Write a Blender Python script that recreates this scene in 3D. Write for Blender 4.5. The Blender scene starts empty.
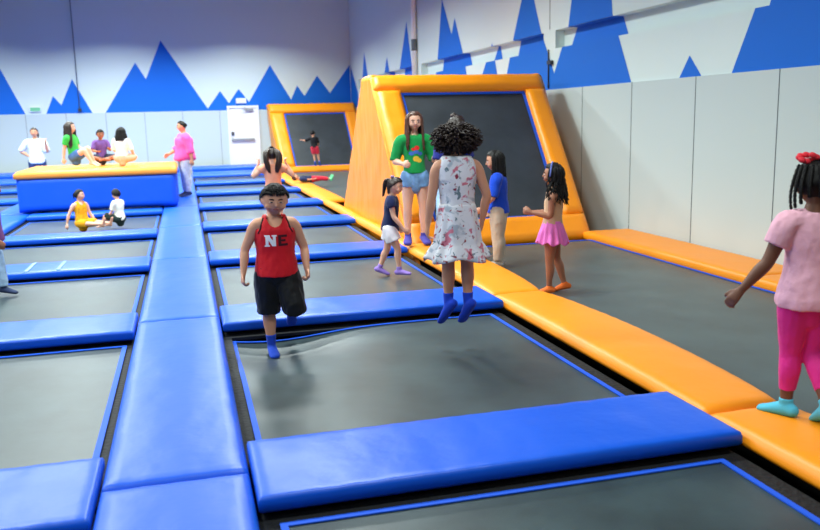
import bpy, bmesh, math, random
from mathutils import Vector, Matrix, noise
from mathutils.bvhtree import BVHTree
R = math.radians
SC = bpy.context.scene
COL = SC.collection
V = Vector

# ------------------------------------------------------------------ materials
def srgb(r, g, b):
    f = lambda c: (c / 12.92 if c <= .04045 else ((c + .055) / 1.055) ** 2.4)
    return (f(r / 255), f(g / 255), f(b / 255), 1)

def material(name, col, rough=.6, spec=.5, bump=0, bscale=8, detail=3, var=0, vscale=3, stretch=None, coat=0, sheen=0):
    m = bpy.data.materials.new(name)
    m.use_nodes = True
    nt = m.node_tree
    p = nt.nodes['Principled BSDF']
    p.inputs['Base Color'].default_value = col
    p.inputs['Roughness'].default_value = rough
    p.inputs['Specular IOR Level'].default_value = spec
    p.inputs['Coat Weight'].default_value = coat
    p.inputs['Sheen Weight'].default_value = sheen
    tc = nt.nodes.new('ShaderNodeTexCoord')
    src = tc.outputs['Object']
    if stretch:
        mp = nt.nodes.new('ShaderNodeMapping')
        mp.inputs['Scale'].default_value = stretch
        nt.links.new(src, mp.inputs['Vector'])
        src = mp.outputs['Vector']
    if bump:
        n = nt.nodes.new('ShaderNodeTexNoise')
        n.inputs['Scale'].default_value = bscale
        n.inputs['Detail'].default_value = detail
        b = nt.nodes.new('ShaderNodeBump')
        b.inputs['Strength'].default_value = bump
        b.inputs['Distance'].default_value = .02
        nt.links.new(src, n.inputs['Vector'])
        nt.links.new(n.outputs['Fac'], b.inputs['Height'])
        nt.links.new(b.outputs['Normal'], p.inputs['Normal'])
    if var:
        n2 = nt.nodes.new('ShaderNodeTexNoise')
        n2.inputs['Scale'].default_value = vscale
        n2.inputs['Detail'].default_value = 5
        n2.inputs['Roughness'].default_value = .6
        nt.links.new(src, n2.inputs['Vector'])
        r = nt.nodes.new('ShaderNodeValToRGB')
        r.color_ramp.elements[0].position = .32
        r.color_ramp.elements[1].position = .72
        c0 = [max(0, c * (1 - var)) for c in col[:3]] + [1]
        c1 = [min(1, c * (1 + var)) for c in col[:3]] + [1]
        r.color_ramp.elements[0].color = c0
        r.color_ramp.elements[1].color = c1
        nt.links.new(n2.outputs['Fac'], r.inputs['Fac'])
        nt.links.new(r.outputs['Color'], p.inputs['Base Color'])
    return m

M = {}
M['blue'] = material('blue_vinyl', srgb(3, 86, 212), .38, .42, .22, 5.5, 3)
M['boxblue'] = material('box_blue_vinyl', srgb(2, 84, 212), .5, .4, .22, 4.0, 2)
M['orange'] = material('orange_vinyl', srgb(250, 148, 14), .42, .42, .25, 5.0, 3)
M['borange'] = material('box_top_vinyl', srgb(236, 150, 52), .45, .4, .2, 5.0, 3)
M['bed'] = material('trampoline_bed', (.026, .045, .048, 1), .38, .55, .06, 150, 2, .45, 2.2, sheen=.22)
_p = M['bed'].node_tree.nodes['Principled BSDF']; _p.inputs['Sheen Roughness'].default_value = .35; _p.inputs['Sheen Tint'].default_value = (.85, 1, .98, 1)
M['slantbed'] = material('slanted_bed', (.03, .036, .044, 1), .5, .5, .1, 60, 2, .25, 2.0)
M['webbing'] = material('blue_webbing', srgb(24, 86, 214), .6, .3)
M['black'] = material('black_fabric', (.008, .009, .011, 1), .7, .3, .6, 30, 2)
M['wallwhite'] = material('white_paint', srgb(220, 233, 231), .6, .3, .03, 20)
M['wallgrey'] = material('grey_wall_panel', srgb(196, 209, 210), .5, .4, .03, 6)
M['wallblue'] = material('blue_mural_paint', srgb(10, 108, 216), .55, .3)
M['seam'] = material('panel_seam', srgb(110, 118, 124), .7, .3)
M['wallshade'] = material('slate_paint', srgb(104, 112, 124), .7, .3)
M['ceil'] = material('ceiling_paint', srgb(60, 62, 72), .8, .2)
M['floor'] = material('dark_concrete', srgb(40, 42, 45), .8, .3, .1, 10)
M['door'] = material('white_door_paint', srgb(238, 240, 243), .4, .5)
M['metal'] = material('brushed_metal', srgb(150, 155, 160), .35, .6)
M['dark'] = material('dark_metal', srgb(50, 54, 62), .5, .5)
M['pipe'] = material('white_pipe', srgb(235, 238, 240), .35, .5)
M['green_sign'] = material('sign_green', srgb(120, 200, 150), .5, .4)
M['thread'] = material('pale_scuff', srgb(120, 160, 230), .5, .4)

# ------------------------------------------------------------------ helpers
def obj(name, bm, mats, parent=None, smooth=False):
    me = bpy.data.meshes.new(name)
    bm.normal_update()
    bm.to_mesh(me)
    bm.free()
    for m in (mats if isinstance(mats, (list, tuple)) else [mats]):
        me.materials.append(m)
    if smooth:
        me.polygons.foreach_set('use_smooth', [True] * len(me.polygons))
    o = bpy.data.objects.new(name, me)
    COL.objects.link(o)
    if parent is not None:
        o.parent = parent
    return o

def tag(o, label, cat, group=None, kind=None):
    if label: o['label'] = label
    if cat: o['category'] = cat
    if group: o['group'] = group
    if kind: o['kind'] = kind
    return o

def thing(name, label, cat, loc=(0, 0, 0), group=None, rz=0):
    o = bpy.data.objects.new(name, None)
    o.empty_display_size = .1
    COL.objects.link(o)
    o.location = loc
    o.rotation_euler = (0, 0, rz)
    return tag(o, label, cat, group)

def struct(name, bm, mats, smooth=False):
    o = obj(name, bm, mats, None, smooth)
    o['kind'] = 'structure'
    return o

def box(bm, x0, x1, y0, y1, z0, z1, mat=0):
    vs = [bm.verts.new((x, y, z)) for z in (z0, z1) for y in (y0, y1) for x in (x0, x1)]
    fs = []
    for q in ((0, 2, 3, 1), (4, 5, 7, 6), (0, 1, 5, 4), (2, 6, 7, 3), (0, 4, 6, 2), (1, 3, 7, 5)):
        f = bm.faces.new([vs[i] for i in q])
        f.material_index = mat
        fs.append(f)
    return vs, fs

def poly(bm, pts, mat=0):
    f = bm.faces.new([bm.verts.new(p) for p in pts])
    f.material_index = mat
    return f

def tube(bm, pts, rad, n=8, mat=0, closed=False):
    pts = [V(p) for p in pts]
    rr = rad if isinstance(rad, (list, tuple)) else [rad] * len(pts)
    rings = []
    up = V((0, 0, 1))
    prev = None
    for i, p in enumerate(pts):
        if closed:
            t = (pts[(i + 1) % len(pts)] - pts[i - 1]).normalized()
        else:
            t = (pts[min(i + 1, len(pts) - 1)] - pts[max(i - 1, 0)]).normalized()
        a = prev if prev is not None else (up if abs(t.z) < .9 else V((1, 0, 0)))
        x = (a - t * a.dot(t)).normalized()
        prev = x
        y = t.cross(x)
        rings.append([bm.verts.new(p + (x * math.cos(k * 2 * math.pi / n) + y * math.sin(k * 2 * math.pi / n)) * rr[i]) for k in range(n)])
    m = len(rings)
    for i in range(m if closed else m - 1):
        a, b = rings[i], rings[(i + 1) % m]
        for k in range(n):
            f = bm.faces.new((a[k], a[(k + 1) % n], b[(k + 1) % n], b[k]))
            f.material_index = mat
            f.smooth = True
    if not closed:
        for r_ in (rings[0][::-1], rings[-1]):
            f = bm.faces.new(r_)
            f.material_index = mat

def clip(pts, axis, val, keep_greater):
    out = []
    s = 1 if keep_greater else -1
    for i in range(len(pts)):
        a, b = pts[i], pts[(i + 1) % len(pts)]
        da, db = s * (a[axis] - val), s * (b[axis] - val)
        if da >= 0: out.append(a)
        if (da > 0 and db < 0) or (da < 0 and db > 0):
            t = da / (da - db)
            out.append((a[0] + (b[0] - a[0]) * t, a[1] + (b[1] - a[1]) * t))
    return out

# ------------------------------------------------------------------ camera
cam = bpy.data.cameras.new('camera')
co = bpy.data.objects.new('camera', cam)
COL.objects.link(co)
yaw, pitch, roll = R(14.945), R(10.082), R(-1.337)
fw = V((math.sin(yaw) * math.cos(pitch), math.cos(yaw) * math.cos(pitch), -math.sin(pitch)))
rt = V((math.cos(yaw), -math.sin(yaw), 0))
up = rt.cross(fw)
r2 = rt * math.cos(roll) + up * math.sin(roll)
u2 = -rt * math.sin(roll) + up * math.cos(roll)
mw = Matrix((r2, u2, -fw)).transposed().to_4x4()
mw.translation = (0, 0, 1.55)
co.matrix_world = mw
cam.sensor_width = 36
cam.lens = 826.5 / 820 * 36
cam.clip_end = 200
cam.dof.use_dof = True
cam.dof.focus_distance = 6.0
cam.dof.aperture_fstop = 2.4
SC.camera = co

# ------------------------------------------------------------------ room shell
XL, XR, YF, YB, ZF, ZC = -14.0, 5.82, -5.0, 29.3, -.6, 7.4
GZ = 1.95          # top of the grey wall panels
bm = bmesh.new(); box(bm, XL - .3, XR + .5, YF - .3, YB + .3, ZF - .2, ZF); struct('floor', bm, M['floor'])
bm = bmesh.new(); box(bm, XL - .3, XR + .5, YF - .3, YB + .3, ZC, ZC + .2); struct('ceiling', bm, M['ceil'])
bm = bmesh.new(); box(bm, XL - .25, XL, YF, YB, ZF, ZC); struct('wall_left', bm, M['wallshade'])
bm = bmesh.new(); box(bm, XL - .25, XR + .4, YF - .25, YF, ZF, ZC); struct('wall_front', bm, M['wallshade'])

back_mural = [
 [(-12.6, GZ), (-11.6, 3.5), (-11.1, 2.7), (-10.2, 4.0), (-8.9, GZ)], [(-8.5, GZ), (-8.1, 2.7), (-7.6, GZ)],
 [(-6.84, GZ), (-5.6, 3.71), (-4.85, GZ)], [(-4.23, GZ), (-3.98, 2.51), (-3.75, 2.22), (-3.36, 3.04), (-2.82, GZ)],
 [(-2.42, GZ), (-1.37, 3.55), (-1.07, 3.02), (-.52, 4.26), (.86, 2.02), (1.3, 2.6), (1.57, 2.19), (1.92, 2.66), (2.25, 2.22), (3.02, 3.45), (3.69, 2.28), (3.92, 2.75), (4.16, 2.39), (4.63, 3.08), (5.06, 2.48), (5.79, 3.43), (5.81, GZ)]]
bm = bmesh.new()
box(bm, XL - .25, XR + .4, YB, YB + .25, ZF, ZC, 0)
box(bm, XL, XR, YB - .02, YB, ZF, GZ, 1)
for p in back_mural:
    poly(bm, [(x, YB - .006, z) for x, z in p][::-1], 2)
x = XL + .6
while x < XR:
    box(bm, x - .006, x + .006, YB - .023, YB - .018, ZF, GZ, 3)
    x += 1.22
struct('wall_back', bm, [M['wallwhite'], M['wallgrey'], M['wallblue'], M['seam']])

# right wall with three long niches between z 2.59 and 2.87
NZ0, NZ1, ND = 2.59, 2.87, .16
niches = [(20.95, 28.0), (12.95, 20.3), (3.0, 12.5)]
right_mural = [
 [(29.29, 3.44), (28.12, 2.46), (27.9, GZ), (29.29, GZ)], [(28.0, GZ), (27.45, 2.6), (26.92, 3.68), (26.3, 2.6), (25.8, GZ)], [(24.9, GZ), (23.84, 3.3), (23.0, GZ)],
 [(22.7, GZ), (22.45, 2.8), (21.58, 4.04), (21.1, 2.77), (20.8, GZ)],
 [(19.3, GZ), (18.9, 2.8), (18.47, 4.17), (17.81, 3.33), (17.58, 3.66), (17.0, 2.8), (16.6, GZ)], [(16.3, GZ), (15.31, 2.93), (14.9, GZ)],
 [(14.75, GZ), (14.24, 2.93), (13.87, 3.52), (13.65, 4.05), (13.06, 2.92), (12.53, 2.2), (12.03, 2.89), (11.93, 3.25), (11.5, 4.6), (11.2, 4.25), (10.9, 4.6), (10.67, 2.91), (10.12, GZ)], [(9.0, GZ), (8.8, 2.2), (8.55, GZ)],
 [(8.0, GZ), (7.65, 2.6), (7.2, 3.75), (6.86, 2.75), (6.3, GZ)], [(5.6, GZ), (4.6, 3.8), (4.1, 3.1), (3.6, 3.9), (2.6, GZ)]]
bm = bmesh.new()
box(bm, XR, XR + .4, YF, YB, ZF, NZ0, 0)
box(bm, XR, XR + .4, YF, YB, NZ1, ZC, 0)
ys = [YF] + sorted(v for n in niches for v in n) + [YB]
for i in range(0, len(ys), 2):
    box(bm, XR, XR + .4, ys[i], ys[i + 1], NZ0, NZ1, 0)
for a, b in niches:
    box(bm, XR + ND, XR + .4, a, b, NZ0, NZ1, 0)
box(bm, XR - .02, XR, YF, YB, ZF, GZ, 1)
def paint(pts, x):
    if len(pts) > 2: poly(bm, [(x, y, z) for y, z in pts], 2)
for p in right_mural:
    paint(clip(p, 1, NZ1, True), XR - .004)
    paint(clip(p, 1, NZ0, False), XR - .004)
    mid = clip(clip(p, 1, NZ1, False), 1, NZ0, True)
    if len(mid) > 2:
        edges = [YF] + sorted(v for n in niches for v in n) + [YB]
        for i in range(len(edges) - 1):
            seg = clip(clip(mid, 0, edges[i], True), 0, edges[i + 1], False)
            paint(seg, XR - .004 if i % 2 == 0 else XR + ND - .004)
            if i % 2:                # soffit painted with the mural too
                s2 = [q for q in seg if abs(q[1] - NZ1) < 1e-4]
                if len(s2) >= 2:
                    y0, y1 = min(q[0] for q in s2), max(q[0] for q in s2)
                    poly(bm, [(XR, y0, NZ1 - .003), (XR + ND, y0, NZ1 - .003), (XR + ND, y1, NZ1 - .003), (XR, y1, NZ1 - .003)], 2)
for y in (2.9, 4.35, 5.78, 7.21, 8.63, 10.07, 11.5, 12.9, 14.35, 15.8, 17.2, 18.6, 20.1, 21.5, 23, 24.4, 25.8, 27.3):
    box(bm, XR - .024, XR - .018, y - .005, y + .005, ZF, GZ, 3)
box(bm, XR - .004, XR + .001, 12.7, 12.72, 2.9, ZC, 3)
struct('wall_right', bm, [M['wallwhite'], M['wallgrey'], M['wallblue'], M['seam']])

# door at the back
d = obj('door_1', bmesh.new(), M['door']); d['kind'] = 'structure'
bm = bmesh.new(); vs, fs = box(bm, 1.56, 2.48, YB - .06, YB - .015, ZF, 2.02); bm.to_mesh(d.data); bm.free()
bm = bmesh.new()
box(bm, 1.49, 1.56, YB - .09, YB - .01, ZF, 2.1); box(bm, 2.48, 2.55, YB - .09, YB - .01, ZF, 2.1); box(bm, 1.56, 2.48, YB - .09, YB - .01, 2.02, 2.1)
obj('door_frame', bm, M['door'], d)
bm = bmesh.new(); box(bm, 1.6, 2.36, YB - .13, YB - .09, .92, .99); box(bm, 1.6, 1.66, YB - .12, YB - .06, .9, 1.01); box(bm, 2.32, 2.36, YB - .12, YB - .06, .92, .99)
obj('push_bar', bm, M['metal'], d)
bm = bmesh.new(); box(bm, 1.6, 1.68, YB - .1, YB - .06, 1.1, 1.22); obj('lock', bm, M['dark'], d)
bm = bmesh.new(); box(bm, 2.1, 2.36, YB - .13, YB - .06, 1.92, 1.99); tube(bm, [(2.12, YB - .13, 1.95), (1.98, YB - .2, 1.98), (2.1, YB - .1, 2.04)], .012, 6); obj('door_closer', bm, M['metal'], d)
t = thing('exit_sign', 'small pale lit sign box on the blue mural above the white door', 'sign', (1.98, YB, 2.18))
bm = bmesh.new(); box(bm, -.17, .17, -.07, 0, 0, .17); obj('housing', bm, M['door'], t)
bm = bmesh.new(); box(bm, -.14, .14, -.074, -.07, .035, .135); obj('sign_face', bm, M['pipe'], t)
t = thing('exit_sign', 'faint pale green sign on the back wall left of the twin small peaks', 'sign', (-4.54, YB, 2.02))
bm = bmesh.new(); box(bm, -.17, .17, -.05, 0, 0, .16); obj('housing', bm, M['door'], t)
bm = bmesh.new(); box(bm, -.15, .15, -.054, -.05, .02, .14); obj('sign_face', bm, M['green_sign'], t)
t = thing('conduit', 'thin vertical grey conduit running down the back wall to a small box', 'conduit', (-3.2, YB - .032, 2.0))
bm = bmesh.new(); tube(bm, [(0, -.03, .08), (0, -.03, 5.39)], .014, 6); obj('conduit_pipe', bm, M['seam'], t)
bm = bmesh.new(); box(bm, -.05, .05, -.07, .026, 0, .1); obj('junction_box', bm, M['dark'], t)
t = thing('drain_pipe', 'white vertical drain pipe with grey collar on the right wall', 'pipe', (XR - .075, 20.62, 2.05))
bm = bmesh.new(); tube(bm, [(0, 0, 0), (0, 0, 5.34)], .07, 12); obj('pipe', bm, M['pipe'], t)
bm = bmesh.new(); tube(bm, [(0, 0, 1.16), (0, 0, 1.44)], .074, 12); obj('collar', bm, M['seam'], t)
t = thing('conduit', 'thin conduit with a small box beside the blue mural peak on the right wall', 'conduit', (XR - .02, 12.72, 1.97))
bm = bmesh.new(); tube(bm, [(0, 0, 0), (0, 0, .62)], .012, 6); obj('conduit_pipe', bm, M['dark'], t)
bm = bmesh.new(); box(bm, -.04, .015, -.16, -.02, .38, .44); obj('junction_box', bm, M['dark'], t)

# ------------------------------------------------------------------ soft pads
def pad_mesh(w, l, h, bow=0, seed=0, r=.035, wr=.004, nx=None, ny=None, step=.06, dome=.012):
    """foam mat in its own frame: x 0..w, y 0..l, z -h..0; bow swells the +x side"""
    bm = bmesh.new()
    nx = nx or max(4, int(w / step)); ny = ny or max(4, int(l / step))
    def prof(i, n, L):
        return L * i / n
    rnd = random.Random(seed)
    off = V((rnd.random() * 50, rnd.random() * 50, rnd.random() * 50))
    # cross-section loops: top grid + two side rings
    us = [0, r * .3, r] + [r + (w - 2 * r) * i / nx for i in range(1, nx)] + [w - r, w - r * .3, w]
    vs_ = [0, r * .3, r] + [r + (l - 2 * r) * i / ny for i in range(1, ny)] + [l - r, l - r * .3, l]
    def drop(a, L):
        e = min(a, L - a)
        return 0 if e >= r else r - math.sqrt(max(0, r * r - (r - e) ** 2))
    def bx(u, v):
        s = math.sin(math.pi * min(max(v / l, 0), 1))
        return u + bow * (s ** .6) * (u / w if bow else 0)
    grid = []
    for v in vs_:
        row = []
        for u in us:
            z = -max(drop(u, w), drop(v, l))
            e = min(u, w - u, v, l - v)
            fade = min(1, e / .06)
            du = math.sin(math.pi * u / w) * math.sin(math.pi * v / l)
            z += dome * max(0, du) ** .5
            z += wr * fade * noise.noise(V((u * 3.2, v * 3.2, 0)) + off) + wr * .8 * fade * noise.noise(V((u * 9, v * 4, 3)) + off)
            if e < .14:
                z += .5 * wr * min(1, e / .03) * math.sin((u if min(v, l - v) == e else v) * 40 + 6 * noise.noise(V((u, v, 9)) + off)) * (1 - e / .14)
            row.append(bm.verts.new((bx(u, v), v, z)))
        grid.append(row)
    for j in range(len(vs_) - 1):
        for i in range(len(us) - 1):
            bm.faces.new((grid[j][i], grid[j][i + 1], grid[j + 1][i + 1], grid[j + 1][i]))
    per = [grid[0][i] for i in range(len(us))] + [grid[j][-1] for j in range(1, len(vs_))] + [grid[-1][i] for i in range(len(us) - 2, -1, -1)] + [grid[j][0] for j in range(len(vs_) - 2, 0, -1)]
    r1 = [bm.verts.new((p.co.x, p.co.y, -h * .8)) for p in per]
    r2_ = [bm.verts.new((p.co.x + (.01 if p.co.x < w / 2 else -.01), p.co.y + (.01 if p.co.y < l / 2 else -.01), -h)) for p in per]
    n = len(per)
    for a, b in ((per, r1), (r1, r2_)):
        for k in range(n):
            bm.faces.new((a[k], b[k], b[(k + 1) % n], a[(k + 1) % n]))
    bm.faces.new(r2_[::-1])
    bmesh.ops.recalc_face_normals(bm, faces=bm.faces)
    return bm

def pad(name, label, cat, group, x, y, w, l, h, m, z=0, seam=None, **k):
    t = thing(name, label, cat, (x, y, z), group)
    obj('cushion', pad_mesh(w, l, h, **k), m, t, True)
    return t

YE = 3.27 + 3.155 * 7 + .66
P0, PER = 3.27, 3.155      # front edge of the first cross pad, spacing of the rows
PW = .66                    # depth of a cross pad
NROW = 8
ordn = ['nearest', 'second', 'third', 'fourth', 'fifth', 'sixth', 'seventh', 'eighth', 'ninth']
BEDZ = -.09
RUN = (-.455, .185)         # the blue walkway
RL = (.185, 2.47)           # right trampoline lane
LL = (-2.74, -.455)         # left lane
LR2 = (-3.4, -2.76)         # second walkway
LL2 = (-5.7, -3.41)
OW = (2.545, 3.02)           # orange walkway
# steel bearers under everything, so that pads rest on something
def frame_rail(name, x0, x1, y0, y1, label, cat='frame', z1=-.1):
    bm = bmesh.new(); box(bm, x0, x1, y0, y1, ZF, z1)
    return tag(obj(name, bm, M['black']), label, cat)

for k in range(9):           # walkway sections, seams at the middle of the cross pads
    y0 = P0 + PW / 2 + PER * (k - 1)
    t = pad('walkway_pad', f'blue walkway pad between the two trampoline lanes, {ordn[k]} section from the camera', 'pad', 'blue walkway sections', RUN[0], y0 + .008, RUN[1] - RUN[0], min(PER - .016, YE - y0), .09, M['blue'], seed=k, step=.05 if k < 3 else .12, wr=.004)
for k in range(9):
    y0 = P0 + PW / 2 + PER * (k - 1)
    if y0 + PER > 3 and k > 1:
        pad('walkway_pad', f'blue vinyl walkway pad left of the near left lane, {ordn[k-2]} section from the camera' if k - 2 < 9 else '', 'pad', 'far left walkway sections', LR2[0], y0 + .008, LR2[1] - LR2[0], min(PER - .016, YE - y0), .09, M['blue'], seed=20 + k, step=.12)
def cross(lane, k, seed, what, w=PW, dy=0, grp='', over=.1, x0=None, x1=None):
    a, b = (x0 if x0 is not None else lane[0] + .012), (x1 if x1 is not None else lane[1] + over)
    return pad('cross_pad', what, 'pad', grp, a, P0 + PER * k + dy, b - a, w, .075, M['blue'], z=.012, r=.02, dome=.006, seed=seed, step=.045 if k < 2 else .1, wr=.004 if k < 2 else .003)
desc_r = ['wide blue foam pad across the right trampoline lane, nearest the camera', 'blue foam pad behind the boy in red and under the dress girl', 'blue foam pad across the right lane behind the small running girl', 'blue foam pad level with the boy in red’s shoulders, fourth across the right lane']
for k in range(NROW):
    l_ = desc_r[k] if k < 4 else f'blue foam pad across the right lane, {ordn[k]} row from the camera'
    cross(RL, k, 40 + k, l_, grp='right lane cross pads', over=.06)
desc_l = ['blue foam pad in the bottom left corner across the left lane', 'blue foam pad across the left lane, second row from the camera', 'scuffed blue foam pad across the left lane, in front of two bare beds', 'blue foam pad just in front of the two seated children by the box']
for k in range(4):
    t = cross(LL, k, 60 + k, desc_l[k], grp='left lane cross pads', w=PW if k < 3 else .55, dy=(-.0, .0, -.1, -.4)[k] if k else .02, over=-.01, x0=LL[0] + .01)
    if k == 2:              # three pale tape strips across this pad
        for x in (.62, .98, 1.3):
            bm = bmesh.new(); box(bm, x, x + .035, .03, PW - .03, .004, .0105); obj('tape_strip', bm, M['thread'], t)
cross(LL, 4, 65, 'blue foam pad along the foot of the big blue box', w=.55, dy=-.35, over=-.01, x0=LL[0] + .01)
for k in range(5, 8):
    cross(LL, k, 65 + k, f'blue foam pad across the left lane behind the big box, {ordn[k]} row', grp='left lane cross pads', over=-.01)
for k in range(2, 8):
    cross(LL2, k, 80 + k, f'blue foam pad across the outermost left lane, {ordn[k]} row', grp='far left cross pads', over=-.02)

# the trampolines between the pads
def trampoline(label, x0, x1, y0, y1, dip=None, group=None, mx=.05, my=.06, seg=14, rim=.3):
    t = thing('trampoline', label, 'trampoline', ((x0 + x1) / 2, (y0 + y1) / 2, 0), group)
    cx, cy = (x0 + x1) / 2, (y0 + y1) / 2
    def zz(x, y):
        u, v = (x - x0) / (x1 - x0), (y - y0) / (y1 - y0)
        z = BEDZ - .02 * max(0, math.sin(math.pi * min(max(u, 0), 1)) * math.sin(math.pi * min(max(v, 0), 1)))
        if dip:
            z -= dip[2] * math.exp(-((x - dip[0]) ** 2 + (y - dip[1]) ** 2) / dip[3] ** 2)
        return z
    n = seg if not dip else 40
    bm = bmesh.new()
    a0, a1, b0, b1 = x0 + mx, x1 - mx, y0 + my, y1 - my
    g = [[bm.verts.new((a0 + (a1 - a0) * i / n - cx, b0 + (b1 - b0) * j / n - cy, zz(a0 + (a1 - a0) * i / n, b0 + (b1 - b0) * j / n))) for i in range(n + 1)] for j in range(n + 1)]
    for j in range(n):
        for i in range(n):
            bm.faces.new((g[j][i], g[j][i + 1], g[j + 1][i + 1], g[j + 1][i]))
    obj('bed', bm, M['bed'], t, True)
    # blue edge webbing lying on the bed rim
    bm = bmesh.new()
    w = .032
    def strip(p, q, inn):
        m_ = 30
        L = []
        for i in range(m_ + 1):
            f = i / m_
            x, y = p[0] + (q[0] - p[0]) * f, p[1] + (q[1] - p[1]) * f
            L.append([bm.verts.new((x + sx * inn[0] * w - cx, y + sx * inn[1] * w - cy, zz(x, y) + h)) for sx, h in ((0, .002), (0, .008), (1, .008), (1, .002))])
        for i in range(m_):
            for s in range(3):
                bm.faces.new((L[i][s], L[i + 1][s], L[i + 1][s + 1], L[i][s + 1]))
    strip((a0, b0), (a1, b0), (0, 1)); strip((a0, b1), (a1, b1), (0, -1))
    strip((a0, b0), (a0, b1), (1, 0)); strip((a1, b0), (a1, b1), (-1, 0))
    bmesh.ops.recalc_face_normals(bm, faces=bm.faces)
    obj('edge_webbing', bm, M['webbing'], t)
    # black spring cover all round
    bm = bmesh.new()
    for (p0, p1, q0, q1) in ((x0 - .03, x1 + .03, y0 - rim, b0), (x0 - .03, x1 + .03, b1, y1 + rim), (x0 - .03, a0, b0, b1), (a1, x1 + .03, b0, b1)):
        box(bm, p0 - cx, p1 - cx, q0 - cy, q1 - cy, BEDZ - .03, BEDZ - .008)
    obj('spring_cover', bm, M['black'], t)
    # steel frame legs reaching the floor
    for sx in (x0 + .0, x1 - .06):
        for sy in (y0 - .05, y1 - .01):
            bm = bmesh.new()
            box(bm, sx - cx, sx + .06 - cx, sy - cy, sy + .06 - cy, ZF, BEDZ - .03)
            obj('frame_leg', bm, M['dark'], t)
    return t
rows = [(P0 + PER * (k - 1) + PW, P0 + PER * k) for k in range(NROW)]
rl = ['grey trampoline bed cut off by the bottom edge, in front of the nearest blue pad', 'large grey trampoline bed under the boy in red and the dress girl', 'grey trampoline bed under the small running girl'] + [f'grey trampoline bed in the right lane, {ordn[k]} row from the camera' for k in range(3, 9)]
for k, (a, b) in enumerate(rows):
    trampoline(rl[k], RL[0], RL[1], a, b, (.58, 6.08, .085, .5) if k == 1 else None, 'right lane trampolines', mx=.07 if k else .09)
llb = ['', 'grey trampoline bed in the lower left, between the two nearest left pads', 'grey trampoline bed with the cropped child in jeans at its left', 'narrow looking grey bed in front of the two seated children', 'grey trampoline bed carrying the two seated children'] + [f'hidden grey trampoline bed behind the big blue box, {ordn[k]} row' for k in range(5, 9)]
for k, (a, b) in enumerate(rows):
    if k == 0:
        trampoline('grey trampoline bed below the bottom left pad, nearest on the left', LL[0], LL[1], a, b, None, 'left lane trampolines'); continue
    a2 = a + (0, 0, 0, -.1, -.5, -.35, 0, 0, 0)[k]; b2 = b + (0, 0, -.1, -.4, -.35, 0, 0, 0, 0)[k]
    trampoline(llb[k], LL[0], LL[1], a2, b2, None, 'left lane trampolines', mx=.06)
for k, (a, b) in enumerate(rows):
    if k >= 3:
        trampoline(f'grey trampoline bed in the outermost left lane, {ordn[k]} row', LL2[0], LL2[1], a, b, None, 'far left trampolines')

# last blue platform along the back wall
YE = P0 + PER * (NROW - 1) + PW
i = 0
for (xa, xb, n_) in ((.2, 2.5, 'right lane'), (RUN[0], .18, 'walkway'), (-2.74, -.47, 'left lane'), (-5.7, -2.76, 'far left lane'), (-9.0, -5.72, 'left edge side')):
    for j, (ya, yb) in enumerate(((YE + .02, YE + 1.35), (YE + 1.37, YE + 2.7))):
        pad('platform_pad', ('front' if j == 0 else 'rear') + f' blue platform pad by the back wall, end of the {n_}', 'pad', 'back platform pads', xa, ya, xb - xa - .01, yb - ya, .13, M['blue'], z=.02 + .11 * j, seed=100 + i, step=.2); i += 1

# orange walkway
ol = ['orange walkway pad in the bottom right corner, under the girl in pink leggings', 'long orange walkway pad between the big grey bed and the dark right bed', 'orange walkway pad under the dress girl, beside the small running girl', 'orange walkway pad along the left side of the big orange frame'] + [f'orange walkway pad going off to the back wall, {ordn[k]} section' for k in range(4, 9)]
for k in range(8):
    y0 = P0 + PW / 2 + PER * (k - 1)
    wid = OW[1] - OW[0] if k < 3 else (.18 if k in (3, 4) else .5)
    pad('walkway_pad', ol[k], 'pad', 'orange walkway sections', OW[0], y0 + .008, wid, PER - .016, .073, M['orange'], z=-.004, seed=200 + k, bow=.13 if k < 3 else 0, step=.05 if k < 3 else .12, r=.045, dome=.03)

# right (dodge) lane
trampoline('long dark trampoline bed in front of the big slanted trampoline, beside the right wall', 3.03, 5.12, .2, 9.88, None, 'dodge lane trampolines', mx=.03, seg=24, rim=.02)
trampoline('long grey trampoline bed behind the big orange frame, with the lying child', 3.1, 5.12, 15.2, 26.4, None, 'dodge lane trampolines', mx=.03, seg=24, rim=.02)
wl = ['near right edge behind the girl in pink', 'ending at the right foot of the big slanted frame', 'hidden behind the big slanted frame', 'far end near the small slanted frame']
for k, (a, b) in enumerate(((.3, 3.35), (3.37, 6.6), (6.62, 10.05), (15.3, 26.0))):
    pad('wall_pad', 'orange pad along the right wall, ' + ['nearest the camera, out past the right edge', 'passing behind the girl in pink leggings', 'ending at the right foot of the big slanted frame', 'far beyond the big slanted frame'][k], 'pad', 'orange pads along the right wall', 5.1, a, .69, b - a, .11, M['orange'], z=.0, seed=220 + k, step=.06 if k < 3 else .2, r=.04, dome=.01)

# ------------------------------------------------------------------ slanted wall trampolines
def slab(bm, c, ex, ey, ez, w, l, h, seg=(10, 4), wr=.01, seed=0, r=.04):
    """soft block: origin corner c, axes ex (w), ey (l), ez (h, outward)"""
    b2 = pad_mesh(w, l, h, seed=seed, r=r, wr=wr, step=.07, dome=.015)
    mt = Matrix((ex, ey, ez)).transposed()
    vm = {}
    for v in b2.verts:
        vm[v] = bm.verts.new(c + mt @ v.co)
    for f in b2.faces:
        bm.faces.new([vm[v] for v in f.verts])
    b2.free()

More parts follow.
